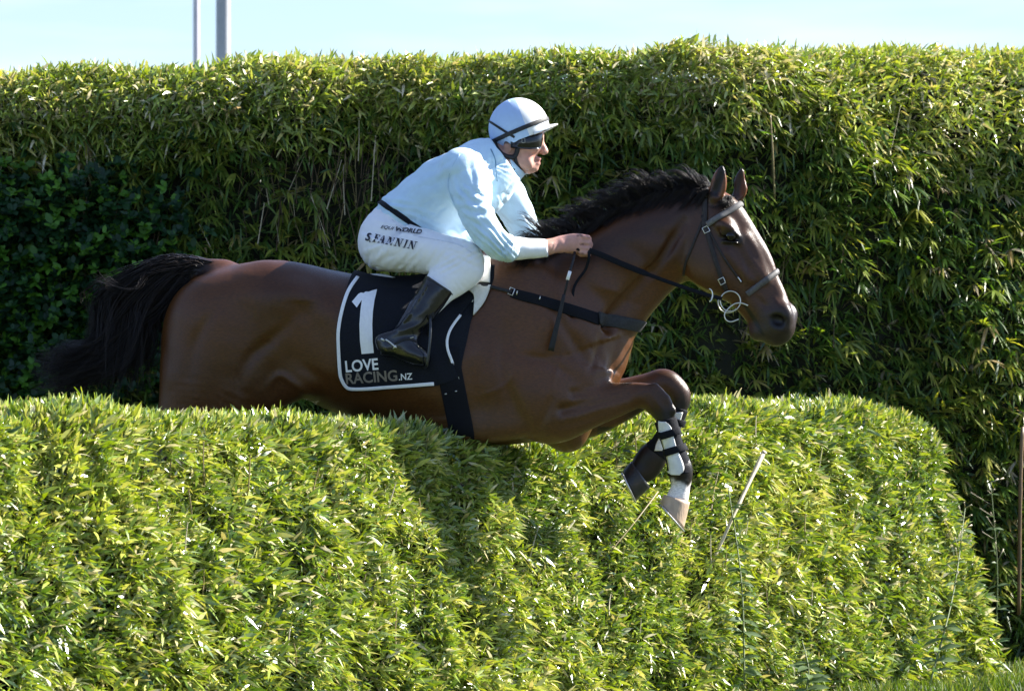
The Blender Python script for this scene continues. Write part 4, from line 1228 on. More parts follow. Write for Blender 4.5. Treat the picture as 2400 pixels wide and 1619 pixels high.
for sd in (-1, 1):
    strap('edging', CT, [(838, 650), (822, 672), (812, 692), (801, 730), (793.5, 773), (794, 821), (797, 873), (803, 893), (812, 906), (824, 911), (860, 910.5), (900, 907.5), (960, 903.5), (1017, 899)], .0125, .003, M_print_w, cloth_root, side=sd, lift=.002, smooth=2)
    strap('edging', CT, [(1106, 704), (1082, 735), (1058, 768), (1049, 790), (1047.5, 808), (1051, 825), (1058, 842), (1073, 878)], .0095, .003, M_print_w, cloth_root, side=sd, lift=.002, smooth=2)

def drape_mesh(name, tree, bm, to_pixel, mat_, parent, lift=.0025, cut=.012):
    """flat lettering laid on cloth: 2D mesh -> photo positions -> thrown onto the surface"""
    for _ in range(4):
        long = [e for e in bm.edges if e.calc_length() > cut]
        if not long: break
        bmesh.ops.subdivide_edges(bm, edges=long, cuts=1)
        bmesh.ops.triangulate(bm, faces=bm.faces[:])
    px = [to_pixel(v.co.x, v.co.y) for v in bm.verts]
    p, nn = drape(tree, px, -1)
    for v, a, n_ in zip(bm.verts, p, nn): v.co = a + n_ * lift
    return from_bm(name, bm, mat_, parent)

def poly_bm(polys):
    bm = bmesh.new()
    for q in polys:
        f_ = bm.faces.new([bm.verts.new((x, y, 0)) for x, y in q])
    bmesh.ops.triangulate(bm, faces=bm.faces[:])
    return bm

one = [(824.5, 708), (840, 690), (846, 687), (852, 688), (857, 684.5), (864, 685), (872, 682), (883.5, 679), (881, 690), (877.5, 704), (874, 730), (872.5, 760), (873.5, 800), (876.5, 827), (847.5, 829.5), (844, 800), (842.5, 760), (844.5, 730), (848, 704), (836, 721.5)]
drape_mesh('number', CT, poly_bm([one]), lambda a, b: (a, b), M_print_w, cloth_root, .003, 12)

def text_bm(s, bold=0.0, shear=0.0):
    cu = bpy.data.curves.new('lettering', 'FONT'); cu.body = s; cu.size = 1.0; cu.offset = bold; cu.shear = shear; cu.resolution_u = 4
    o = bpy.data.objects.new('lettering', cu); COL.objects.link(o)
    dg = bpy.context.evaluated_depsgraph_get(); me_ = o.evaluated_get(dg).to_mesh()
    bm = bmesh.new(); bm.from_mesh(me_)
    o.evaluated_get(dg).to_mesh_clear(); bpy.data.objects.remove(o); bpy.data.curves.remove(cu)
    bmesh.ops.triangulate(bm, faces=bm.faces[:])
    xs = [v.co.x for v in bm.verts]; ys = [v.co.y for v in bm.verts]
    x0, x1, y0, y1 = min(xs), max(xs), min(ys), max(ys)
    for v in bm.verts: v.co.x = (v.co.x - x0) / (x1 - x0); v.co.y = (v.co.y - y0) / (y1 - y0); v.co.z = 0
    return bm
def box(bl, br, tl):
    """unit text square -> photo positions: bottom left, bottom right, top left"""
    return lambda a, b: (bl[0] + (br[0] - bl[0]) * a + (tl[0] - bl[0]) * b, bl[1] + (br[1] - bl[1]) * a + (tl[1] - bl[1]) * b)
drape_mesh('lettering', CT, text_bm('LOVE', .022), box((811, 872.5), (888, 866), (808.5, 845)), M_print_w, cloth_root, .003, .12)
drape_mesh('lettering', CT, text_bm('RACING', .022), box((812, 900), (932, 892), (809.5, 874)), M_print_g, cloth_root, .003, .12)
drape_mesh('lettering', CT, text_bm('.NZ', .02), box((935, 891), (967, 889), (934.5, 875.5)), M_print_w, cloth_root, .003, .15)

# lettering on the breeches
def serif_word(word, org, adv, hgt, slope, slant, tree, parent):
    G = {'F': ([(.12, 0, .34, 1), ], [(0, 0, .5, .06), (0, .94, .82, 1), (.76, .72, .82, .94), (.34, .47, .6, .53), (.56, .38, .61, .62)]),
         'I': ([(.14, 0, .38, 1)], [(0, 0, .52, .06), (0, .94, .52, 1)])}
    x = 0
    ca, sa = math.cos(math.radians(slope)), math.sin(math.radians(slope))
    def tp(a, b):
        a = a * adv[0] + b * hgt * slant; b = b * hgt
        return (a, b)
    k = 0
    for ch, x0, w in word:
        polys = []
        def quad(a, b, c, d): polys.append([(x0 + a[0] * w, a[1]), (x0 + b[0] * w, b[1]), (x0 + c[0] * w, c[1]), (x0 + d[0] * w, d[1])])
        def rect(q): quad((q[0], q[1]), (q[2], q[1]), (q[2], q[3]), (q[0], q[3]))
        if ch == 'F':
            rect((.14, .08, .48, .92)); rect((0, 0, .62, .08)); rect((0, .92, 1.0, 1)); rect((.88, .70, 1.0, .92)); rect((.48, .45, .70, .54)); rect((.62, .34, .72, .45)); rect((.62, .54, .72, .65))
        elif ch == 'I':
            rect((.22, .08, .80, .92)); rect((0, 0, 1, .08)); rect((0, .92, 1, 1))
        elif ch == 'A':
            quad((.04, .08), (.14, .08), (.50, 1.0), (.42, 1.0)); quad((.56, .08), (.92, .08), (.60, 1.0), (.48, 1.0)); quad((.20, .30), (.72, .30), (.70, .38), (.22, .38)); rect((-.06, 0, .30, .08)); rect((.50, 0, 1.04, .08))
        elif ch == 'N':
            rect((.11, .08, .20, .80)); quad((-.03, 1.0), (.34, 1.0), (.91, 0), (.70, 0)); rect((.80, .30, .89, .92)); rect((-.06, 0, .34, .08)); rect((.66, .92, 1.06, 1.0))
        made = []
        for q in polys:
            k += 1
            bm = poly_bm([q])
            def to_p(a, b, org=org):
                u, v_ = a + b * hgt * slant, b * hgt
                return (org[0] + u * ca + v_ * sa, org[1] + u * sa - v_ * ca)
            made.append(drape_mesh('lettering', tree, bm, to_p, M_print_k, None, .0040 + .00015 * (k % 5), 3.5))
        bm = bmesh.new()
        for o in made:
            bm.from_mesh(o.data); me_ = o.data; bpy.data.objects.remove(o); bpy.data.meshes.remove(me_)
        from_bm('lettering', bm, M_print_k, parent)
LT = bvh((PV, PF))
serif_word([('F', 15.5, 12), ('A', 28, 15), ('N', 47, 16), ('N', 67, 16), ('I', 87.5, 7.5), ('N', 99, 16)], (858, 564), (1,), 18.5, 10.5, .22, LT, rider)
drape_mesh('lettering', LT, text_bm('S', .03, .2), box((857, 564), (869, 566), (860.5, 545.5)), M_print_k, rider, .0040, .2)
drape_mesh('lettering', LT, text_bm('.', .03, 0), box((866.5, 567), (870, 568), (867, 564)), M_print_k, rider, .0040, .5)
drape_mesh('lettering', LT, text_bm('EQUI', .012, .45), box((892, 537.5), (923, 542), (893, 528.5)), M_print_k, rider, .0040, .2)
drape_mesh('lettering', LT, text_bm('WORLD', .03, .35), box((927, 542.5), (989, 551), (928, 531.5)), M_print_k, rider, .0040, .2)

# --- white pad showing in front of the knee
pad = empty('saddle_pad', tuple(P3(1130, 660, -.2)), 'white ribbed saddle pad sticking out before the rider\'s knee', 'saddle pad')
UT = BVHTree.FromPolygons(HV.tolist() + [v.co[:] for v in flap_near.data.vertices], HF.tolist() + [[i + len(HV) for i in p.vertices] for p in flap_near.data.polygons])
patch('pad', UT, [(606, 1126, 1151), (625, 1118, 1151), (650, 1108, 1150), (664, 1102, 1149)], M_towel, pad, .014, .008, 12, smooth=3, wave=.0015)
patch('pad', UT, [(670, 1088, 1152), (678, 1094, 1150), (692, 1110, 1144), (706, 1112, 1138), (720, 1111, 1128), (740, 1109, 1111)], M_towel, pad, .014, .007, 12, smooth=2, wave=.0016)
# --- breastplate
bp = empty('breastplate', tuple(P3(1300, 715, -.2)), 'black elastic breastplate strap across the horse\'s chest', 'harness')
q = catmull([(1092, 666), (1125, 668), (1160, 676), (1199, 686)], 6)[:, :2]
p, nn = drape(UT, q); ribbon('strap', smooth_list([a + b * .010 for a, b in zip(p, nn)], 3), smooth_list(nn, 4), .012, .004, M_leather, bp)
chest_c = P3(1330, 735); cu_ = P3(1467, 758) - chest_c
cp, cn = wrap(HT, chest_c, (cu_.x, cu_.z), np.linspace(-.95, .95, 40), .6)
for sd in (-1, 1):
    q = catmull([(1199, 686), (1217, 692), (1260, 703), (1310, 718), (1360, 734), (1395, 746), (1416, 753)], 6)[:, :2]
    p, nn = drape(HT, q, sd)
    ribbon('strap', smooth_list(p, 6), smooth_list(nn, 8), list(np.linspace(.034, .046, len(p))), .004, M_web, bp, lift=.003)
i0 = [i for i, v in enumerate(cp) if v.y < 0 and to_px(np.array([v[:]]))[0][0] < 1404]
i0 = i0[-1] if i0 else 0
ribbon('chest_band', smooth_list(cp[i0:len(cp) - i0], 3), smooth_list(cn[i0:len(cp) - i0], 4), .045, .005, mat('dark_grey_elastic', (.035, .036, .04), .8, .3, 120, .4, spec=.3), bp, lift=.006)
def buckle(tree, a, b, w, parent, lift=.007):
    """small rectangular buckle frame on a strap, from photo position a to b"""
    d = np.array(b, float) - np.array(a, float); n_ = np.array([-d[1], d[0]]) / np.hypot(*d) * w
    q = [np.array(a) + n_, np.array(a) - n_, np.array(b) - n_, np.array(b) + n_]
    p, nn = drape(tree, q)
    return tube_mesh('buckle', [v + m * lift for v, m in zip(p, nn)], .0022, M_steel, parent, closed=True, seg=6)
buckle(HT, (1194, 682), (1204, 686), 8, bp)
for (a, b) in ((1211, 690), (1263, 702)):
    p, nn = drape(HT, [(a + 2, b - 7), (a, b + 2)]); tube_mesh('keeper', [v + m * .009 for v, m in zip(p, nn)], .0022, M_steel, bp)

# --- bridle
bridle = empty('bridle', tuple(P3(1690, 580, -.09)), 'dark leather bridle with padded noseband and steel bit rings', 'bridle')
M_nose = mat('grey_padded_leather', (.075, .07, .07), .55, .3, 90, .4)
p, nn = wrap(HT, P3(1650, 520, -.02), (.03, 1), np.linspace(-1.9, 1.9, 44), .4)
ribbon('headpiece', smooth_list(p, 3), smooth_list(nn, 4), .020, .004, M_brownlea, bridle, lift=.003)
cpx = P3(1664, 524, -.022); d = P3(1738, 478) - cpx
p, nn = wrap(HT, cpx, (d.x, d.z), np.linspace(-1.75, 1.75, 50), .4)
ribbon('browband', smooth_list(p, 4), smooth_list(nn, 5), .022, .010, M_greypad, bridle, lift=.002)
cpx = P3(1768, 676, -.068); d = P3(1822, 634) - cpx
p, nn = wrap(HT, cpx, (d.x, d.z), np.linspace(-2.2, 2.2, 50), .4)
ribbon('noseband', smooth_list(p, 3), smooth_list(nn, 4), .022, .009, M_nose, bridle, lift=.002)
for sd in (-1, 1):
    strap('cheek_strap', HT, [(1648, 505), (1656, 539), (1668, 580), (1680, 620), (1692, 657), (1703, 682)], .0165, .004, M_brownlea, bridle, side=sd, lift=.003)
    strap('noseband_strap', HT, [(1656, 530), (1680, 575), (1706, 618), (1738, 662)], .008, .003, M_brownlea, bridle, side=sd, lift=.002)
    strap('throat_lash', HT, [(1646, 520), (1636, 545), (1622, 580), (1608, 615), (1602, 645)], .009, .003, M_brownlea, bridle, side=sd, lift=.002)
    p, nn = drape(HT, [(1714, 702)], sd)
    c = p[0] + nn[0] * .010; c.y = c.y + sd * .026
    r_ = 23.5 * S0
    tube_mesh('bit_ring', [c + Vector((math.cos(a) * r_, sd * .010 * math.cos(a) * 0, math.sin(a) * r_)) for a in np.linspace(0, 2 * math.pi, 37)[:-1]], .0024, M_steel, bridle, closed=True)
ring2 = catmull([(1753, 716), (1738, 710.5), (1722, 712), (1706, 724), (1698, 738), (1702, 750), (1714, 754), (1731, 748)], 5)[:, :2]
tube_mesh('bit_ring', [P3(a, b, -.148 - .006 * math.sin(i / len(ring2) * 3)) for i, (a, b) in enumerate(ring2)], .0025, M_steel, bridle)
buckle(HT, (1653, 533), (1659, 545), 7, bridle); buckle(HT, (1689, 652), (1695, 664), 7, bridle)
strap('buckle', HT, [(1729, 649), (1738, 661)], .006, .004, M_steel, bridle, lift=.005)
for sd in (-1, 1):
    yy = (-.165, -.17, -.16, -.145, -.145, -.15) if sd < 0 else (.13, .14, .14, .12, .08, .05)
    q = catmull([(a, b, y) for (a, b), y in zip([(1352, 580), (1400, 594), (1470, 624), (1550, 655), (1640, 686), (1692, 700)], yy)], 6)
    ribbon('rein', [P3(*v) for v in q], [Vector((0, sd, .12))] * len(q), [.021 if i < len(q) * .5 else .014 for i in range(len(q))], .004, M_web, bridle)
hk = [(1662 + 8 * math.cos(a), 692 - 15 * math.sin(a)) for a in np.linspace(1.6, -1.5, 10)]
tube_mesh('rein_stop', [P3(a, b, -.152) for a, b in hk], .0028, M_steel, bridle)
q = catmull([(1380, 590, -.175), (1380, 606, -.18), (1372, 632, -.165), (1352, 660, -.165), (1343, 685, -.17), (1342, 735, -.185)], 5)
ribbon('rein', [P3(*v) for v in q], [Vector((0, -1, .1))] * len(q), .010, .003, M_web, bridle)

# --- whip in the jockey's hand
whip = empty('whip', tuple(P3(1346, 600, -.20)), 'short black whip with a white band hanging from the jockey\'s hand', 'whip')
tube_mesh('shaft', [P3(1347, 592, -.165), P3(1345, 604, -.19), P3(1333, 647, -.225), P3(1318, 710, -.24)], [.0055, .005, .0045, .004], M_leather, whip)
tube_mesh('band', [P3(1336, 636, -.2225), P3(1330, 656, -.2285)], .0062, M_white, whip)
q = catmull([(1322, 690, -.243), (1312, 735, -.246), (1301, 780, -.247), (1291, 822, -.245)], 4)
ribbon('flap', [P3(*v) for v in q], [Vector((0, -1, 0))] * len(q), list(np.linspace(.012, .022, len(q))), .005, M_leather, whip)

# --- tendon boots on the forelegs
def tendon_boot(label, rows, patch_rows, straps_, Y):
    root = empty('leg_boot', tuple(P3(rows[0][0], rows[0][1], Y)), label, 'leg boot', 'protective boots on the forelegs')
    a = P3(1440, 1180, 0); b = P3(1660, 920, 0)
    f = Field((a.x, Y - .09, a.z), (b.x, Y + .09, b.z), .0042)
    f.sweep(rows, .005, grow=.0055)
    t, e = rows[0], rows[-1]
    c0 = P3((t[0] + t[2]) / 2, (t[1] + t[3]) / 2); c1 = P3((rows[1][0] + rows[1][2]) / 2, (rows[1][1] + rows[1][3]) / 2)
    f.plane(c0, (c0 - c1).normalized())
    c0 = P3((e[0] + e[2]) / 2, (e[1] + e[3]) / 2); c1 = P3((rows[-2][0] + rows[-2][2]) / 2, (rows[-2][1] + rows[-2][3]) / 2)
    f.plane(c0, (c0 - c1).normalized())
    v, fa = f.mesh(1)
    link('sleeve', mesh_np('sleeve', v, [fa]), M_web, root)
    t_ = bvh((v, fa))
    for sd in (-1, 1): patch('shell', t_, patch_rows, M_bootw, root, .003, .004, 8, side=sd, smooth=1)
    for sd in (-1, 1):
        for q in straps_: strap('strap', t_, q, .026, .004, M_web, root, side=sd, lift=.007, smooth=2)
    return root
tendon_boot('white and black tendon boot on the nearer straight foreleg', [(1580, 972, 1537, 990, .032, -.15), (1588, 1002, 1546, 1018, .030, -.15), (1600, 1048, 1560, 1060, .028, -.15), (1614, 1080, 1566, 1092, .034, -.15), (1618, 1106, 1568, 1112, .035, -.15)],
            [(988, 1543, 1560), (1000, 1544, 1572), (1020, 1546, 1578), (1040, 1549, 1583), (1060, 1555, 1590), (1080, 1560, 1599), (1096, 1562, 1603), (1106, 1566, 1600), (1112, 1574, 1592)],
            [[(1540, 1024), (1562, 1018), (1590, 1009)], [(1550, 1064), (1575, 1056), (1604, 1047)]], -.15)
tendon_boot('white and black tendon boot on the folded far foreleg', [(1607, 945, 1570, 966, .036, .15), (1606, 960, 1566, 972, .033, .15), (1588, 1012, 1548, 1004, .028, .15), (1570, 1052, 1528, 1034, .030, .15), (1560, 1078, 1512, 1046, .034, .15)],
            [(966, 1574, 1600), (985, 1566, 1594), (1005, 1556, 1586), (1025, 1546, 1574), (1040, 1538, 1562), (1056, 1534, 1552)],
            [[(1560, 985), (1580, 988), (1600, 992)]], .15)

# ------------------------------------------------------------------ hedges
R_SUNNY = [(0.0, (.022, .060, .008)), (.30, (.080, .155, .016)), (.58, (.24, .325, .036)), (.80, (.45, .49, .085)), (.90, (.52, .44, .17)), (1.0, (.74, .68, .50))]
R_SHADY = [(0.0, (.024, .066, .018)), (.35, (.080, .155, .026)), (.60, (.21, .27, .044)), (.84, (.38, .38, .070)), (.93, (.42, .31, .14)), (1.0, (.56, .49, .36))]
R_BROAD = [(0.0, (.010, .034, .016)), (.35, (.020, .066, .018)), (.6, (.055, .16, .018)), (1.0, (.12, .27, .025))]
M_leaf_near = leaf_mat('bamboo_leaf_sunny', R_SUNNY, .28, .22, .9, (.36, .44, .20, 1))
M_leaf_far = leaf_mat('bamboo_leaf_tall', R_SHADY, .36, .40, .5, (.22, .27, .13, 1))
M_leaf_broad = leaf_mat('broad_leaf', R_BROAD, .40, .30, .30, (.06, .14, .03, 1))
M_leaf_weed = leaf_mat('weed_leaf', [(0, (.05, .10, .04)), (1, (.16, .24, .10))], .5, .3, .4)
M_grass = leaf_mat('grass_blade', [(0, (.035, .075, .012)), (.7, (.10, .16, .025)), (1, (.24, .25, .08))], .5, .4, .4)
M_core = mat('hedge_dark_core', (.012, .014, .006), .95, .5, 20, .4)  # near-black filling for the hedge cores, deepens the shade between leaves
M_stem = mat('bamboo_cane', (.20, .155, .06), .5, .45, 12, .3)
M_drycane = mat('dry_cane', (.50, .43, .30), .6, .25, 18, .3)

T_ST = np.array([0.0, .28, .62, 1.0]); W_ST = np.array([.30, 1.0, .82, .04])
W_BROAD = np.array([.25, .85, 1.0, .25])
def unit(v): return v / np.maximum(np.linalg.norm(v, axis=-1, keepdims=True), 1e-9)

def leaf_cloud(name, pos, d, nr, L, W, tint, mat_, parent, prof=W_ST, droop=.25, fold=.25, lift=0.0):
    """many leaf blades in one mesh: a bent, slightly folded blade of seven faces each"""
    n = len(pos); d = unit(d); s = unit(np.cross(d, nr)); u = np.cross(s, d)
    V = np.zeros((n, 7, 3), np.float32); k = 0
    dr = droop * (0.4 + rng.random(n) * 1.2)
    tw = rng.normal(0, .45, n)
    for j, (t, w) in enumerate(zip(T_ST, prof)):
        c = pos + d * (L * t)[:, None] + np.array([0, 0, -1.0]) * (dr * L * t * t)[:, None]
        a = tw * t
        sj = s * np.cos(a)[:, None] + u * np.sin(a)[:, None]
        hw = (W * w / 2)[:, None]
        if j == 3: V[:, k] = c; k += 1
        else: V[:, k] = c - sj * hw; V[:, k + 1] = c + sj * hw; k += 2
    q = [(0, 1, 3, 2), (2, 3, 5, 4)]; t3 = [(4, 5, 6)]
    base = (np.arange(n) * k)[:, None, None]
    Q = (base + np.array(q)[None]).reshape(-1, 4); T3 = (base + np.array(t3)[None]).reshape(-1, 3)
    me = mesh_np(name, V.reshape(-1, 3), [Q, T3])
    attr(me, 'tint', 'FLOAT', np.repeat(np.clip(tint, 0, 1), k))
    o = link(name, me, mat_, parent, smooth=False)
    return tag(o, kind='stuff')

def unit_leaf(name, tint, mat_, prof, droop, fold):
    """one blade of unit length and width along +x, normal +z, for leaves placed one by one"""
    ts = np.linspace(0, 1, 7); w = np.interp(ts, T_ST, prof)
    V, F = [], []
    for t, hw in zip(ts, w):
        z = -droop * t * t
        V += [(t, -hw / 2, z), (t, 0, z - .04), (t, hw / 2, z)]
    for i in range(6):
        for j in range(2):
            a = i * 3 + j; F.append((a, a + 1, a + 4, a + 3))
    me = mesh_np(name, np.array(V), [np.array(F)])
    attr(me, 'tint', 'FLOAT', np.full(len(V), tint))
    me.materials.append(mat_)
    return me

def place_leaves(parent, pos, d, nr, L, W, tint, mat_, prof, droop, key):
    meshes = [unit_leaf('leaf', t, mat_, prof, droop, .25) for t in (.1, .3, .45, .6, .75, .95)]
    lv = np.array([.1, .3, .45, .6, .75, .95])
    d = unit(d); s = unit(np.cross(nr, d)); u = np.cross(d, s)
    for i in range(len(pos)):
        o = bpy.data.objects.new('leaf', meshes[int(np.argmin(abs(lv - tint[i])))])
        COL.objects.link(o); o.parent = parent
        m = Matrix(((d[i, 0] * L[i], s[i, 0] * W[i], u[i, 0] * L[i], pos[i, 0]), (d[i, 1] * L[i], s[i, 1] * W[i], u[i, 1] * L[i], pos[i, 1]), (d[i, 2] * L[i], s[i, 2] * W[i], u[i, 2] * L[i], pos[i, 2]), (0, 0, 0, 1)))
        o.matrix_parent_inverse = Matrix.Translation(-parent.location)
        o.matrix_basis = m

def foliage(name, parent, pos, d, nr, L, W, tint, mat_, prof=W_ST, droop=.25, single=300, vis=None):
    """the largest leaves in view as leaves of their own, all the others as one mass"""
    if single:
        sc = L * W * (1 if vis is None else vis)
        px = 1200 + pos[:, 0] * FPX / (pos[:, 1] - CAM_Y); py = HZ - (pos[:, 2] - CAM_Z) * FPX / (pos[:, 1] - CAM_Y)
        sc = np.where((px > 10) & (px < 2390) & (py > 10) & (py < 1610), sc, 0)
        o = np.argsort(-sc); a, b = o[:single], o[single:]
        place_leaves(parent, pos[a], d[a], nr[a], L[a], W[a], np.clip(tint[a], 0, 1), mat_, prof, droop, name)
    else: b = np.arange(len(pos))
    return leaf_cloud(name, pos[b], d[b], nr[b], L[b], W[b], tint[b], mat_, parent, prof, droop)

# --- the jump: a clipped bamboo hedge running from near left to far right, crossed by the horse
TH = math.radians(56)
NO = np.array([-.05, 0.0]); ND = np.array([math.cos(TH), math.sin(TH)]); NN_ = np.array([math.sin(TH), -math.cos(TH)])
def hedge_s(px, off=0.0):
    k = (px - 1200) / FPX
    return (k * (-CAM_Y + NO[1] + NN_[1] * off) - NO[0] - NN_[0] * off) / (ND[0] - k * ND[1])
top_px = [(-800, 978), (0, 978), (300, 982), (700, 988), (900, 994), (1000, 1006), (1080, 1022), (1180, 1044), (1260, 1050), (1340, 1036), (1450, 1000), (1560, 966), (1700, 956), (1950, 954), (2150, 962), (2300, 985), (2500, 995)]
ts_, tz_ = [], []
for a, b in top_px:
    s_ = hedge_s(a); y_ = NO[1] + ND[1] * s_
    ts_.append(s_); tz_.append(CAM_Z - (b - HZ) * (y_ - CAM_Y) / FPX)
S_END = hedge_s(2190)
def top_z(s): return np.interp(s, ts_, tz_) * (1 - .10 * np.clip((s - S_END + .35) / .35, 0, 1) ** 2)
PROF = np.array([(.30, -.02), (.23, .35), (.13, .7), (.035, .955), (-.005, .992), (-.08, 1.0), (-.35, 1.0), (-.75, .985), (-.85, .9), (-.88, .4)])   # outward offset (m), height as share of the top
def prof_at(v):
    """v in 0..1 along the profile -> offset, height share, normal (out, up)"""
    seg = np.diff(PROF * np.array([1, 1.12]), axis=0); ln = np.hypot(seg[:, 0], seg[:, 1]); cum = np.concatenate([[0], np.cumsum(ln)]) / ln.sum()
    o = np.interp(v, cum, PROF[:, 0]); h = np.interp(v, cum, PROF[:, 1])
    i = np.clip(np.searchsorted(cum, v) - 1, 0, len(seg) - 1)
    tx, tz = seg[i, 0] / ln[i], seg[i, 1] / ln[i]
    return o, h, tz, -tx
FACE_V = 0.46
def near_points(n, vlo, vhi, slo, shi, depth):
    s = rng.uniform(slo, shi, n); v = rng.uniform(vlo, vhi, n)
    o, h, nx, nz = prof_at(v)
    z = h * top_z(s)
    P = np.stack([s, z, np.zeros(n)], 1)
    bul = vnoise(P, 2.2, 31) * .026 + vnoise(P, 6.0, 32) * .028 + (vnoise(P, 11.0, 33) * .034 + vnoise(P, 21.0, 34) * .036) * np.where(v > FACE_V - .03, .45, 1.0)
    dep = -np.abs(rng.normal(0, depth, n)) + bul
    o2 = o + nx * dep; z2 = z + nz * dep
    pos = np.stack([NO[0] + ND[0] * s + NN_[0] * o2, NO[1] + ND[1] * s + NN_[1] * o2, z2], 1)
    nrm = np.stack([NN_[0] * nx, NN_[1] * nx, nz], 1)
    return s, v, pos, nrm, dep - bul
jump = empty('bamboo_hedge', (NO[0], NO[1], 0.0), 'low sunlit bamboo hedge the horse is jumping', 'hedge')
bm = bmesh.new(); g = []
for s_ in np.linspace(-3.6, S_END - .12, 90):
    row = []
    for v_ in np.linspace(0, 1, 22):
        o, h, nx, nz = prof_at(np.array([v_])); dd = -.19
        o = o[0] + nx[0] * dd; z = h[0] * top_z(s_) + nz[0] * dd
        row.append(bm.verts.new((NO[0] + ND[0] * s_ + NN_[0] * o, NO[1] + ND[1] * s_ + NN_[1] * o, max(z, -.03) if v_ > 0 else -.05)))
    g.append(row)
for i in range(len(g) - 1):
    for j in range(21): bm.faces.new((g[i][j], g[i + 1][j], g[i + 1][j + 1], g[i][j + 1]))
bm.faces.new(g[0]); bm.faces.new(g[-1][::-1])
from_bm('dark_core', bm, M_core, jump)  # solid core added behind the leaves to block light and darken gaps
SUNV = np.array(SUN_DIR[:])
R3 = lambda n: unit(rng.normal(0, 1, (n, 3)))
UP = np.array([0, 0, 1.0]); RUN = np.array([ND[0], ND[1], 0.0]); OUT = np.array([NN_[0], NN_[1], 0.0])
def near_dirs(s, v, pos, nrm, n):
    topw = np.clip((v - FACE_V + .06) / .10, 0, 1)[:, None]
    comb = vnoise(pos, 1.6, 41)[:, None]; comb2 = vnoise(pos, 3.5, 42)[:, None]
    sg = np.where(rng.random(n) < .62 + .25 * comb[:, 0], 1.0, -1.0)[:, None]
    face = nrm * .50 + RUN * sg * (.50 + .2 * comb2) + UP * (.12 + .40 * comb2 - .35 * (sg > 0) * comb) + R3(n) * .75
    upd = UP * 1.0 + R3(n) * .50 + RUN * .12
    d = face * (1 - topw) + upd * topw
    nr = nrm * .35 + UP * .2 + SUNV * .65 + R3(n) * .95
    nr = nr * (1 - topw) + (OUT * .6 + R3(n) * .8) * topw
    return unit(d), unit(nr)
NP = []
for (n, vlo, vhi, slo, shi, dep) in ((130000, 0.0, FACE_V + .05, -3.0, S_END, .034), (30000, FACE_V - .02, .62, -3.0, S_END, .035), (8000, .62, .92, -3.0, S_END, .04), (3500, .02, .5, -3.55, -2.9, .05)):
    s, v, pos, nrm, dd = near_points(n, vlo, vhi, slo, shi, dep)
    d, nr = near_dirs(s, v, pos, nrm, n)
    L = rng.uniform(.030, .070, n) * (1 + .25 * vnoise(pos, 2.0, 44)); W = L * rng.uniform(.15, .24, n)
    tint = np.clip(.55 + .24 * rng.normal(0, 1, n) + .16 * vnoise(pos, 2.6, 45) + .12 * vnoise(pos, 7, 46), .02, .84)
    tint = np.where(rng.random(n) < .08, rng.uniform(.88, 1.0, n), tint)
    NP.append((pos, d, nr, L, W, tint, dd))
pos, d, nr, L, W, tint, dd = [np.concatenate([q[i] for q in NP]) for i in range(7)]
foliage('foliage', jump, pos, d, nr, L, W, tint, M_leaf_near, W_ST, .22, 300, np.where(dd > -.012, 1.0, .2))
def stem_mesh(name, mat_, nodes=5, r=.5):
    bm = bmesh.new(); rings = []
    for i in range(nodes * 2 + 1):
        t = i / (nodes * 2); rr = r * (1.18 if i % 2 == 0 else 1.0) * (1 - .35 * t)
        rings.append([bm.verts.new((math.cos(a) * rr + .6 * math.sin(t * 3), math.sin(a) * rr, t)) for a in [k * math.pi / 3 for k in range(6)]])
    for i in range(len(rings) - 1):
        for j in range(6): bm.faces.new((rings[i][j], rings[i][(j + 1) % 6], rings[i + 1][(j + 1) % 6], rings[i + 1][j]))
    bm.faces.new(rings[-1])
    me = bpy.data.meshes.new(name); bm.to_mesh(me); bm.free(); me.materials.append(mat_)
    return me
stem_me = [stem_mesh('stem', M_stem), stem_mesh('stem', mat('brown_twig', (.10, .065, .035), .7, .4, 14, .3)), stem_mesh('stem', M_drycane)]
def place_stem(parent, p, dirv, length, r, me):
    o = bpy.data.objects.new('stem', me); COL.objects.link(o); o.parent = parent
    o.matrix_parent_inverse = Matrix.Translation(-parent.location)
    q = Vector(dirv).normalized().to_track_quat('Z', 'Y').to_matrix().to_4x4()
    o.matrix_basis = Matrix.Translation(p) @ q @ Matrix.Diagonal((r * 2, r * 2, length, 1))
    return o
s, v, pos, nrm, dd = near_points(70, .12, FACE_V - .06, -2.2, 2.5, .012)
for i in range(70):
    place_stem(jump, tuple(pos[i] + nrm[i] * .005), tuple(UP * 1 + RUN * rng.normal(0, .25) + OUT * rng.normal(0, .08)), rng.uniform(.06, .17), rng.uniform(.0018, .0034), stem_me[int(rng.choice([0, 0, 2]))])

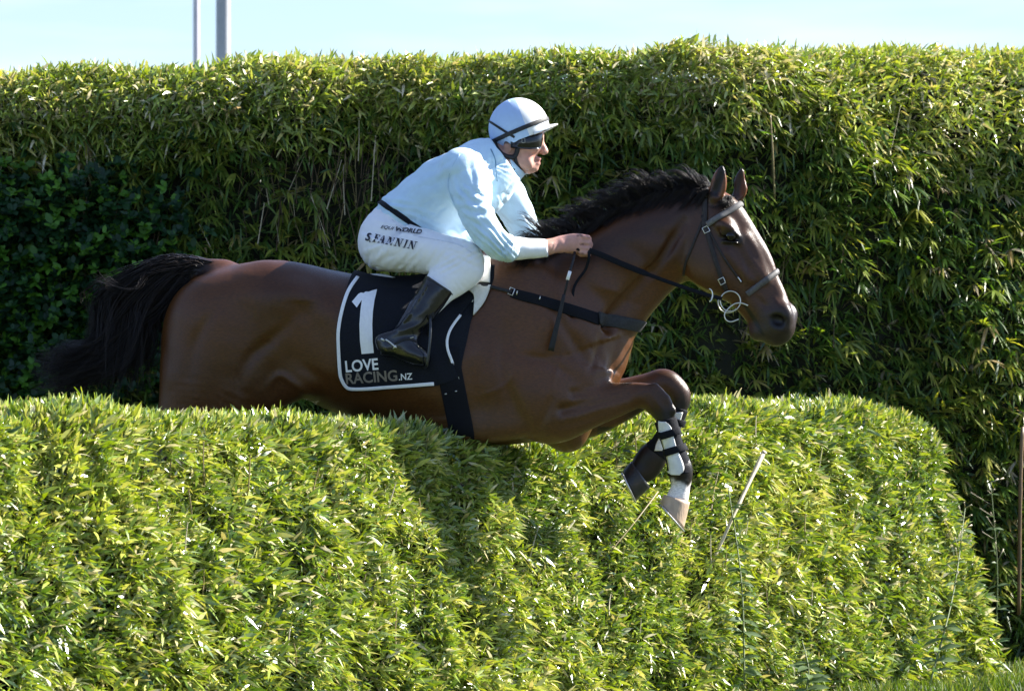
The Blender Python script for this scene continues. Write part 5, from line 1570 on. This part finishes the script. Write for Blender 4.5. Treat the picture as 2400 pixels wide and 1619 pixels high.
# --- tall bamboo hedge behind
TY = 3.45
tall_top = [(-900, 176), (0, 172), (200, 166), (450, 160), (505, 152), (560, 136), (800, 130), (1200, 128), (1700, 126), (1800, 116), (2100, 110), (2400, 110), (3300, 112)]
def ty(x):
    """depth of the face: the hedge bends away from the photographer towards the right"""
    t = np.maximum(x - .75, 0); return TY + .50 * t * t / (t + .25)
def tall_z(x):
    px = 1200 + x * FPX / (ty(x) - CAM_Y)
    return CAM_Z - (np.interp(px, [a for a, _ in tall_top], [b for _, b in tall_top]) - HZ) * (ty(x) + .1 - CAM_Y) / FPX
tall = empty('tall_hedge', (0, TY, 0), 'tall clipped bamboo hedge in shade along the far side, its top sunlit', 'hedge')
TR = .30    # shoulder radius
def tall_points(n, xlo, xhi, ulo, uhi, depth):
    """u: 0 foot of the face .. 1 start of the shoulder .. 1.3 crown .. 1.9 over the top"""
    x = rng.uniform(xlo, xhi, n); u = rng.uniform(ulo, uhi, n)
    zt = tall_z(x); rr = TR * (.75 + .35 * vnoise(np.stack([x, x * 0, x * 0], 1), 1.1, 51) + .9 * np.clip((x - 1.1) / .9, 0, 1))
    z = np.where(u < 1, u * (zt - rr), 0.0); y = np.zeros(n); ny = -np.ones(n); nz = np.zeros(n)
    a = np.clip((u - 1) / .3, 0, 1) * math.pi / 2
    m = u >= 1
    z = np.where(m, zt - rr + rr * np.sin(a), z); y = np.where(m, rr * (1 - np.cos(a)), y) + np.where(u > 1.3, (u - 1.3) * 1.6, 0)
    ny = np.where(m, -np.cos(a), ny); nz = np.where(m, np.sin(a), nz)
    P = np.stack([x, z, y], 1)
    bul = vnoise(P, 1.5, 52) * .10 + vnoise(P, 4.2, 53) * .06
    bul = bul * np.where(u > 1.25, .35, 1)
    dep = -np.abs(rng.normal(0, depth, n))
    dd = dep + bul
    pos = np.stack([x, ty(x) + y + ny * dd, z + nz * dd], 1)
    return x, u, pos, np.stack([x * 0, ny, nz], 1), dep
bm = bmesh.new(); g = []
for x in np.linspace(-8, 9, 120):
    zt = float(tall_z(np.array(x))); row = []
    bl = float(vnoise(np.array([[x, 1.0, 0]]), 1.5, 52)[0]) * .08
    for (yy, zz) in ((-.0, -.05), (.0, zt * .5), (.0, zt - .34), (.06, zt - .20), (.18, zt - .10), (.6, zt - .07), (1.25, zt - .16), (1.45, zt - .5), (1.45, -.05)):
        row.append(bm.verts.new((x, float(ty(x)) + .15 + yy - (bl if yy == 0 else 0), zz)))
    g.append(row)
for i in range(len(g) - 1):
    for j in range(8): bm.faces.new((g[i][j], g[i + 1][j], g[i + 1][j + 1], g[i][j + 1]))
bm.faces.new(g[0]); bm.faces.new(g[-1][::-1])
from_bm('dark_core', bm, M_core, tall)  # solid dark core added inside, stops sunlight coming through the hedge
def bare(pos):
    """twiggy thin patches in the hedge face: 1 = bare"""
    px = 1200 + pos[:, 0] * FPX / (pos[:, 1] - CAM_Y); py = HZ - (pos[:, 2] - CAM_Z) * FPX / (pos[:, 1] - CAM_Y)
    w = np.exp(-((px - 700) / 190) ** 2 - ((py - 420) / 120) ** 2) * .75
    w += np.exp(-((px - 1800) / 60) ** 2 - ((py - 420) / 170) ** 2) * .45
    left = np.clip((560 - px) / 150, 0, 1) * np.clip((py - 300) / 90, 0, 1) * .22
    return np.clip(w + left, 0, .85)
TP = []
# fans of leaves at the shoot ends
for (nf, xlo, xhi, ulo, uhi, dep, k) in ((7000, -2.45, 2.55, .0, 1.02, .075, 7), (800, -3.4, -2.4, .0, 1.1, .07, 6), (900, 2.5, 3.6, .0, 1.1, .07, 6)):
    x, u, pos, nrm, dd = tall_points(nf, xlo, xhi, ulo, uhi, dep)
    kp = rng.random(nf) > bare(pos); x, u, pos, nrm, dd = x[kp], u[kp], pos[kp], nrm[kp], dd[kp]; nf = len(x)
    ax = unit(nrm * .75 + np.array([.22, 0, 0]) + UP * rng.normal(.05, .35, nf)[:, None] + R3(nf) * .5)
    sd = unit(np.cross(ax, unit(UP + R3(nf) * .5)))
    ft = .14 + rng.beta(2, 2.2, nf) * .8 + .12 * vnoise(pos, 1.8, 61)
    ft = np.where(rng.random(nf) < .05, rng.uniform(.88, 1, nf), ft)
    sz = rng.uniform(.70, 1.25, nf)
    for j in range(k):
        a = np.radians((j - (k - 1) / 2) * 21 + rng.normal(0, 9, nf))
        d = ax * np.cos(a)[:, None] + sd * np.sin(a)[:, None] + np.array([0, 0, -.22]) + R3(nf) * .12
        nr = unit(np.cross(sd, ax)) * np.where(rng.random(nf) < .5, 1, 1)[:, None] + UP * .4 + R3(nf) * .25
        Lj = .098 * sz * (1 - .25 * np.abs(np.sin(a))) * rng.uniform(.8, 1.15, nf)
        TP.append((pos, unit(d), unit(nr), Lj, Lj * rng.uniform(.115, .16, nf), np.clip(ft + rng.normal(0, .06, nf), 0, 1), dd))
# filler deeper in
x, u, pos, nrm, dd = tall_points(36000, -2.4, 2.5, .0, 1.0, .10)
kp = rng.random(len(x)) > bare(pos) * .9; pos, nrm, dd = pos[kp], nrm[kp], dd[kp]; n = len(pos)
TP.append((pos, unit(nrm * .4 + R3(n) * .8 + UP * -.15), unit(nrm * .6 + UP * .5 + R3(n) * .7), rng.uniform(.05, .10, n), rng.uniform(.008, .013, n), np.clip(rng.beta(2, 3, n) * .8, 0, 1), dd))
# clipped crown, sunlit: brightness also put into paler leaf tints and ramp
CR = []
for (n, ulo, uhi, xlo, xhi) in ((26000, .93, 1.34, -2.45, 2.45), (9000, 1.30, 1.75, -2.45, 2.45), (6000, .95, 1.7, 2.4, 3.6), (5000, .95, 1.7, -3.4, -2.4)):
    x, u, pos, nrm, dd = tall_points(n, xlo, xhi, ulo, uhi, .038)
    d = unit(nrm * .35 + UP * .10 + R3(n) * .75 + np.array([.25, -.15, 0])); nr = unit(nrm * .3 + UP * .4 + SUNV * .5 + R3(n) * .75)
    tt = np.clip(.66 + .18 * rng.normal(0, 1, n) + .16 * vnoise(pos, 2.2, 63), .05, .88)
    tt = np.where(rng.random(n) < .12 + .14 * np.exp(-((x - .97) / .3) ** 2), rng.uniform(.9, 1, n), tt)
    L_ = rng.uniform(.045, .088, n); CR.append((pos, d, nr, L_, L_ * rng.uniform(.14, .20, n), tt, dd))
# shoots standing up out of the clipped top
n = 420
x, u, pos, nrm, dd = tall_points(n, -2.4, 2.4, 1.2, 1.5, .01)
TP.append((pos, unit(UP + R3(n) * .45), unit(R3(n) + OUT * .5), rng.uniform(.05, .10, n), rng.uniform(.006, .011, n), rng.uniform(.3, .9, n), dd))
pos, d, nr, L, W, tint, dd = [np.concatenate([q[i] for q in TP]) for i in range(7)]
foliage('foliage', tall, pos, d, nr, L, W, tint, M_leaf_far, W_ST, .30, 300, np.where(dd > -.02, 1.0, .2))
pos, d, nr, L, W, tint, dd = [np.concatenate([q[i] for q in CR]) for i in range(7)]
foliage('crown_foliage', tall, pos, d, nr, L, W, tint, M_leaf_near, W_ST, .30, 0)
# twigs and canes in the face
for i in range(190):
    if i < 110: px_, py_ = rng.normal(720, 120), rng.uniform(360, 600)
    elif i < 150: px_, py_ = rng.normal(1810, 70), rng.uniform(420, 800)
    else: px_, py_ = rng.uniform(0, 2400), rng.uniform(300, 900)
    if not (0 < px_ < 2400): continue
    p_ = P3(px_, py_, TY + rng.uniform(-.02, .09)); p_ = P3(px_, py_, float(ty(p_.x)) + rng.uniform(-.02, .09))
    place_stem(tall, tuple(p_), (rng.normal(0, .22), rng.normal(-.05, .08), 1), rng.uniform(.10, .30), rng.uniform(.0010, .0024), stem_me[int(rng.choice([0, 1, 1, 1, 1, 2]))])

# --- broad leaved shrub grown into the left end of the tall hedge
shrub = empty('broadleaf_shrub', tuple(P3(200, 1600, TY - .1)), 'dark green broad leaved shrub growing into the tall hedge behind the tail', 'shrub')
n = 1900
bx_ = np.concatenate([rng.normal(190, 170, n // 2), rng.uniform(-140, 470, n - n // 2)]); by_ = np.concatenate([rng.normal(640, 170, n // 2), rng.uniform(380, 960, n - n // 2)])
kp = (by_ > 370 + np.clip(bx_, 0, 600) * .25 + rng.normal(0, 75, len(bx_))) & (bx_ < 420 + rng.normal(0, 60, len(bx_))) & (by_ < 1000) & (bx_ < 500) & (bx_ > -200); bx_, by_ = bx_[kp], by_[kp]; n = len(bx_)
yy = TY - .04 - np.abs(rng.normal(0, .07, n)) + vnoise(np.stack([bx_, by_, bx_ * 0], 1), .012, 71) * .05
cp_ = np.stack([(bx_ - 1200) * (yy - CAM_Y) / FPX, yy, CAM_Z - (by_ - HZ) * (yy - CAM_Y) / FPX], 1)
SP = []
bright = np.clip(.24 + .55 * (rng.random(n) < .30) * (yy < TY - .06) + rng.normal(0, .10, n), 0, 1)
for j in range(7):
    a = j * 2.4 + rng.uniform(0, 6.28, n) * .2; el = rng.uniform(.1, .9, n)
    ax = unit(np.array([0, -.55, .75]) + R3(n) * .35); e1 = unit(np.cross(ax, np.array([1.0, .2, .1]))); e2 = np.cross(ax, e1)
    d = ax * el[:, None] + e1 * np.cos(a)[:, None] + e2 * np.sin(a)[:, None]
    L_ = rng.uniform(.026, .052, n)
    SP.append((cp_ + R3(n) * .008, unit(d), unit(ax + R3(n) * .2), L_, L_ * rng.uniform(.48, .62, n), np.clip(bright + rng.normal(0, .06, n), 0, 1), yy * 0))
pos, d, nr, L, W, tint, dd = [np.concatenate([q[i] for q in SP]) for i in range(7)]
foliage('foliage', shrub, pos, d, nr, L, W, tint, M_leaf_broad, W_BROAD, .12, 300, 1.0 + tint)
for i in range(26):
    px_, py_ = rng.uniform(20, 420), rng.uniform(560, 960)
    place_stem(shrub, tuple(P3(px_, py_, TY - .06)), (rng.normal(0, .3), -.1, 1), rng.uniform(.12, .28), rng.uniform(.0015, .003), stem_me[1])

# ------------------------------------------------------------------ loose canes, weeds, grass, poles
def on_face(px, py, out=.05):
    """point just before the face of the jump at a photo position"""
    y = 0.0
    for _ in range(6):
        z = CAM_Z - (py - HZ) * (y - CAM_Y) / FPX
        s0 = hedge_s(px); h = np.clip(z / top_z(s0), 0, 1); o = float(np.interp(h, PROF[:4, 1], PROF[:4, 0])) + out
        s1 = hedge_s(px, o); y = float(NO[1] + ND[1] * s1 + NN_[1] * o)
    return P3(px, py, y)
def cane(label, pts, r0, r1, m):
    root = empty('bamboo_cane', tuple(pts[-1]), label, 'cane')
    q = [Vector(v) for v in catmull([tuple(p_) for p_ in pts], 8)]
    rad = [r0 + (r1 - r0) * i / (len(q) - 1) for i in range(len(q))]
    rad = [r * (1.22 if i % 5 == 2 else 1.0) for i, r in enumerate(rad)]
    tube_mesh('cane', q, rad, m, root, seg=9)
    return root
a = on_face(1790, 1060, .16); b = on_face(1725, 1195, .10); c = on_face(1664, 1330, .02)
cn = cane('pale dry cane leaning out of the low hedge, right of the front hooves', [a, b, c], .0088, .0050, M_drycane)
tube_mesh('cut_end', [a + Vector((.004, -.004, .004)), a - Vector((.003, 0, .006))], [.0098, .0092], M_drycane, cn)
cane('thin dry cane lying on the low hedge below the folded hoof', [on_face(1542, 1152, .07), on_face(1490, 1220, .05), on_face(1432, 1290, .01)], .0032, .0024, M_stem)
cane('upright brown cane at the right edge before the tall hedge', [P3(2396, 1000, TY - .35), P3(2391, 1180, TY - .38), P3(2388, 1440, TY - .38)], .0075, .0085, mat('brown_cane', (.13, .075, .028), .5, .4, 12, .3))
cane('slender straw coloured cane upright in the tall hedge beside the horse\'s ears', [P3(1805, 268, TY + .02), P3(1811, 360, TY + .01), P3(1816, 470, TY + .05)], .0040, .0046, M_stem)

def weed(label, base, topp, nleaf, lsize, seed, head=False):
    r_ = np.random.default_rng(seed)
    root = empty('weed', tuple(base), label, 'weed')
    q = [Vector(v) for v in catmull([tuple(base), tuple(Vector(base).lerp(Vector(topp), .5) + Vector((.02, -.01, 0))), tuple(topp)], 8)]
    tube_mesh('stalk', q, list(np.linspace(.0045, .002, len(q))), mat('weed_stalk', (.11, .15, .05), .6), root, seg=6)
    P_, D_, N_, L_, W_, T_ = [], [], [], [], [], []
    for i in range(nleaf):
        t = r_.uniform(.08, .98); p_ = q[int(t * (len(q) - 1))]; a_ = r_.uniform(0, 6.28)
        P_.append(p_[:]); D_.append((math.cos(a_), -abs(math.sin(a_)) * .9, r_.uniform(-.1, .6))); N_.append((r_.normal(0, .3), -.5, .8)); L_.append(lsize * r_.uniform(.6, 1.2) * (1.15 - .5 * t)); W_.append(L_[-1] * r_.uniform(.34, .46)); T_.append(r_.random())
    place_leaves(root, np.array(P_), np.array(D_), np.array(N_), np.array(L_), np.array(W_), np.array(T_), M_leaf_weed, W_BROAD, .35, 'w')
    if head:
        for i in range(14):
            p_ = q[-1 - i % 8]; e = p_ + Vector((r_.normal(0, .03), r_.normal(-.01, .02), r_.uniform(.01, .06)))
            tube_mesh('seed_head', [p_, p_.lerp(e, .7), e], [.0008, .0012, .0035], M_drycane, root, seg=5)
weed('leafy weed climbing the low hedge below and right of the pale hoof', on_face(1745, 1600, .12), on_face(1705, 1130, .09), 46, .060, 5)
weed('tall seeding weed at the shaded right end of the low hedge', on_face(2180, 1600, .16), on_face(2262, 1190, .14), 40, .065, 6, True)
weed('broad leaved weed at the foot of the low hedge near the bottom edge', on_face(1885, 1640, .15), on_face(1880, 1500, .14), 16, .085, 7)
weed('thin grey weed standing before the tall hedge at far right', P3(2330, 1560, TY - .4), P3(2322, 1130, TY - .38), 24, .05, 8, True)

# grass at the foot of the hedges
GN = 9000
gs_ = rng.uniform(hedge_s(1500), S_END + .1, GN); go = .30 + np.abs(rng.normal(0, .12, GN))
gp = np.stack([NO[0] + ND[0] * gs_ + NN_[0] * go, NO[1] + ND[1] * gs_ + NN_[1] * go, np.full(GN, -.01)], 1)
g2 = np.stack([rng.uniform(1.5, 3.0, 6000), rng.uniform(1.9, TY + .7, 6000), np.full(6000, -.01)], 1)
gp = np.vstack([gp, g2]); n = len(gp)
hgt = rng.uniform(.05, .13, n) * (1 + .4 * vnoise(gp, 3, 81)); hgt[GN:] *= .7
go_ = leaf_cloud('grass', gp, unit(UP * 1.0 + R3(n) * .35), unit(R3(n) + np.array([0, -.6, 0])), hgt, hgt * 0 + rng.uniform(.004, .008, n), rng.random(n), M_grass, None, np.array([1.0, .9, .6, .03]), .35)
tag(go_, 'long green grass at the foot of the hedges', kind='stuff')

M_pole = mat('galvanised_pole', (.42, .43, .46), .5, .12, 8, .15)
M_polew = mat('pale_painted_pole', (.62, .58, .64), .6, .08, 8, .1)
def pole(label, px, wpx, Y, h, m):
    x = (px - 1200) * (Y - CAM_Y) / FPX; r = wpx / 2 * (Y - CAM_Y) / FPX
    root = empty('pole', (x, Y, 0), label, 'pole', 'poles beyond the tall hedge')
    tube_mesh('shaft', [(x, Y, z) for z in np.linspace(0, h, 12)], list(np.linspace(r * 1.06, r * .86, 12)), m, root, seg=28)
    tube_mesh('base_plate', [(x, Y, 0), (x, Y, .05)], r * 2.3, m, root, seg=20)
    tube_mesh('cap', [(x, Y, h), (x, Y, h + .04), (x, Y, h + .07)], [r * .95, r * .95, r * .4], m, root, seg=20)
pole('thick grey metal pole, the right hand one behind the hedge', 523, 34, 24.0, 11.0, M_pole)
pole('slim pale pole, the left hand one behind the hedge', 460, 15, 26.0, 11.0, M_polew)
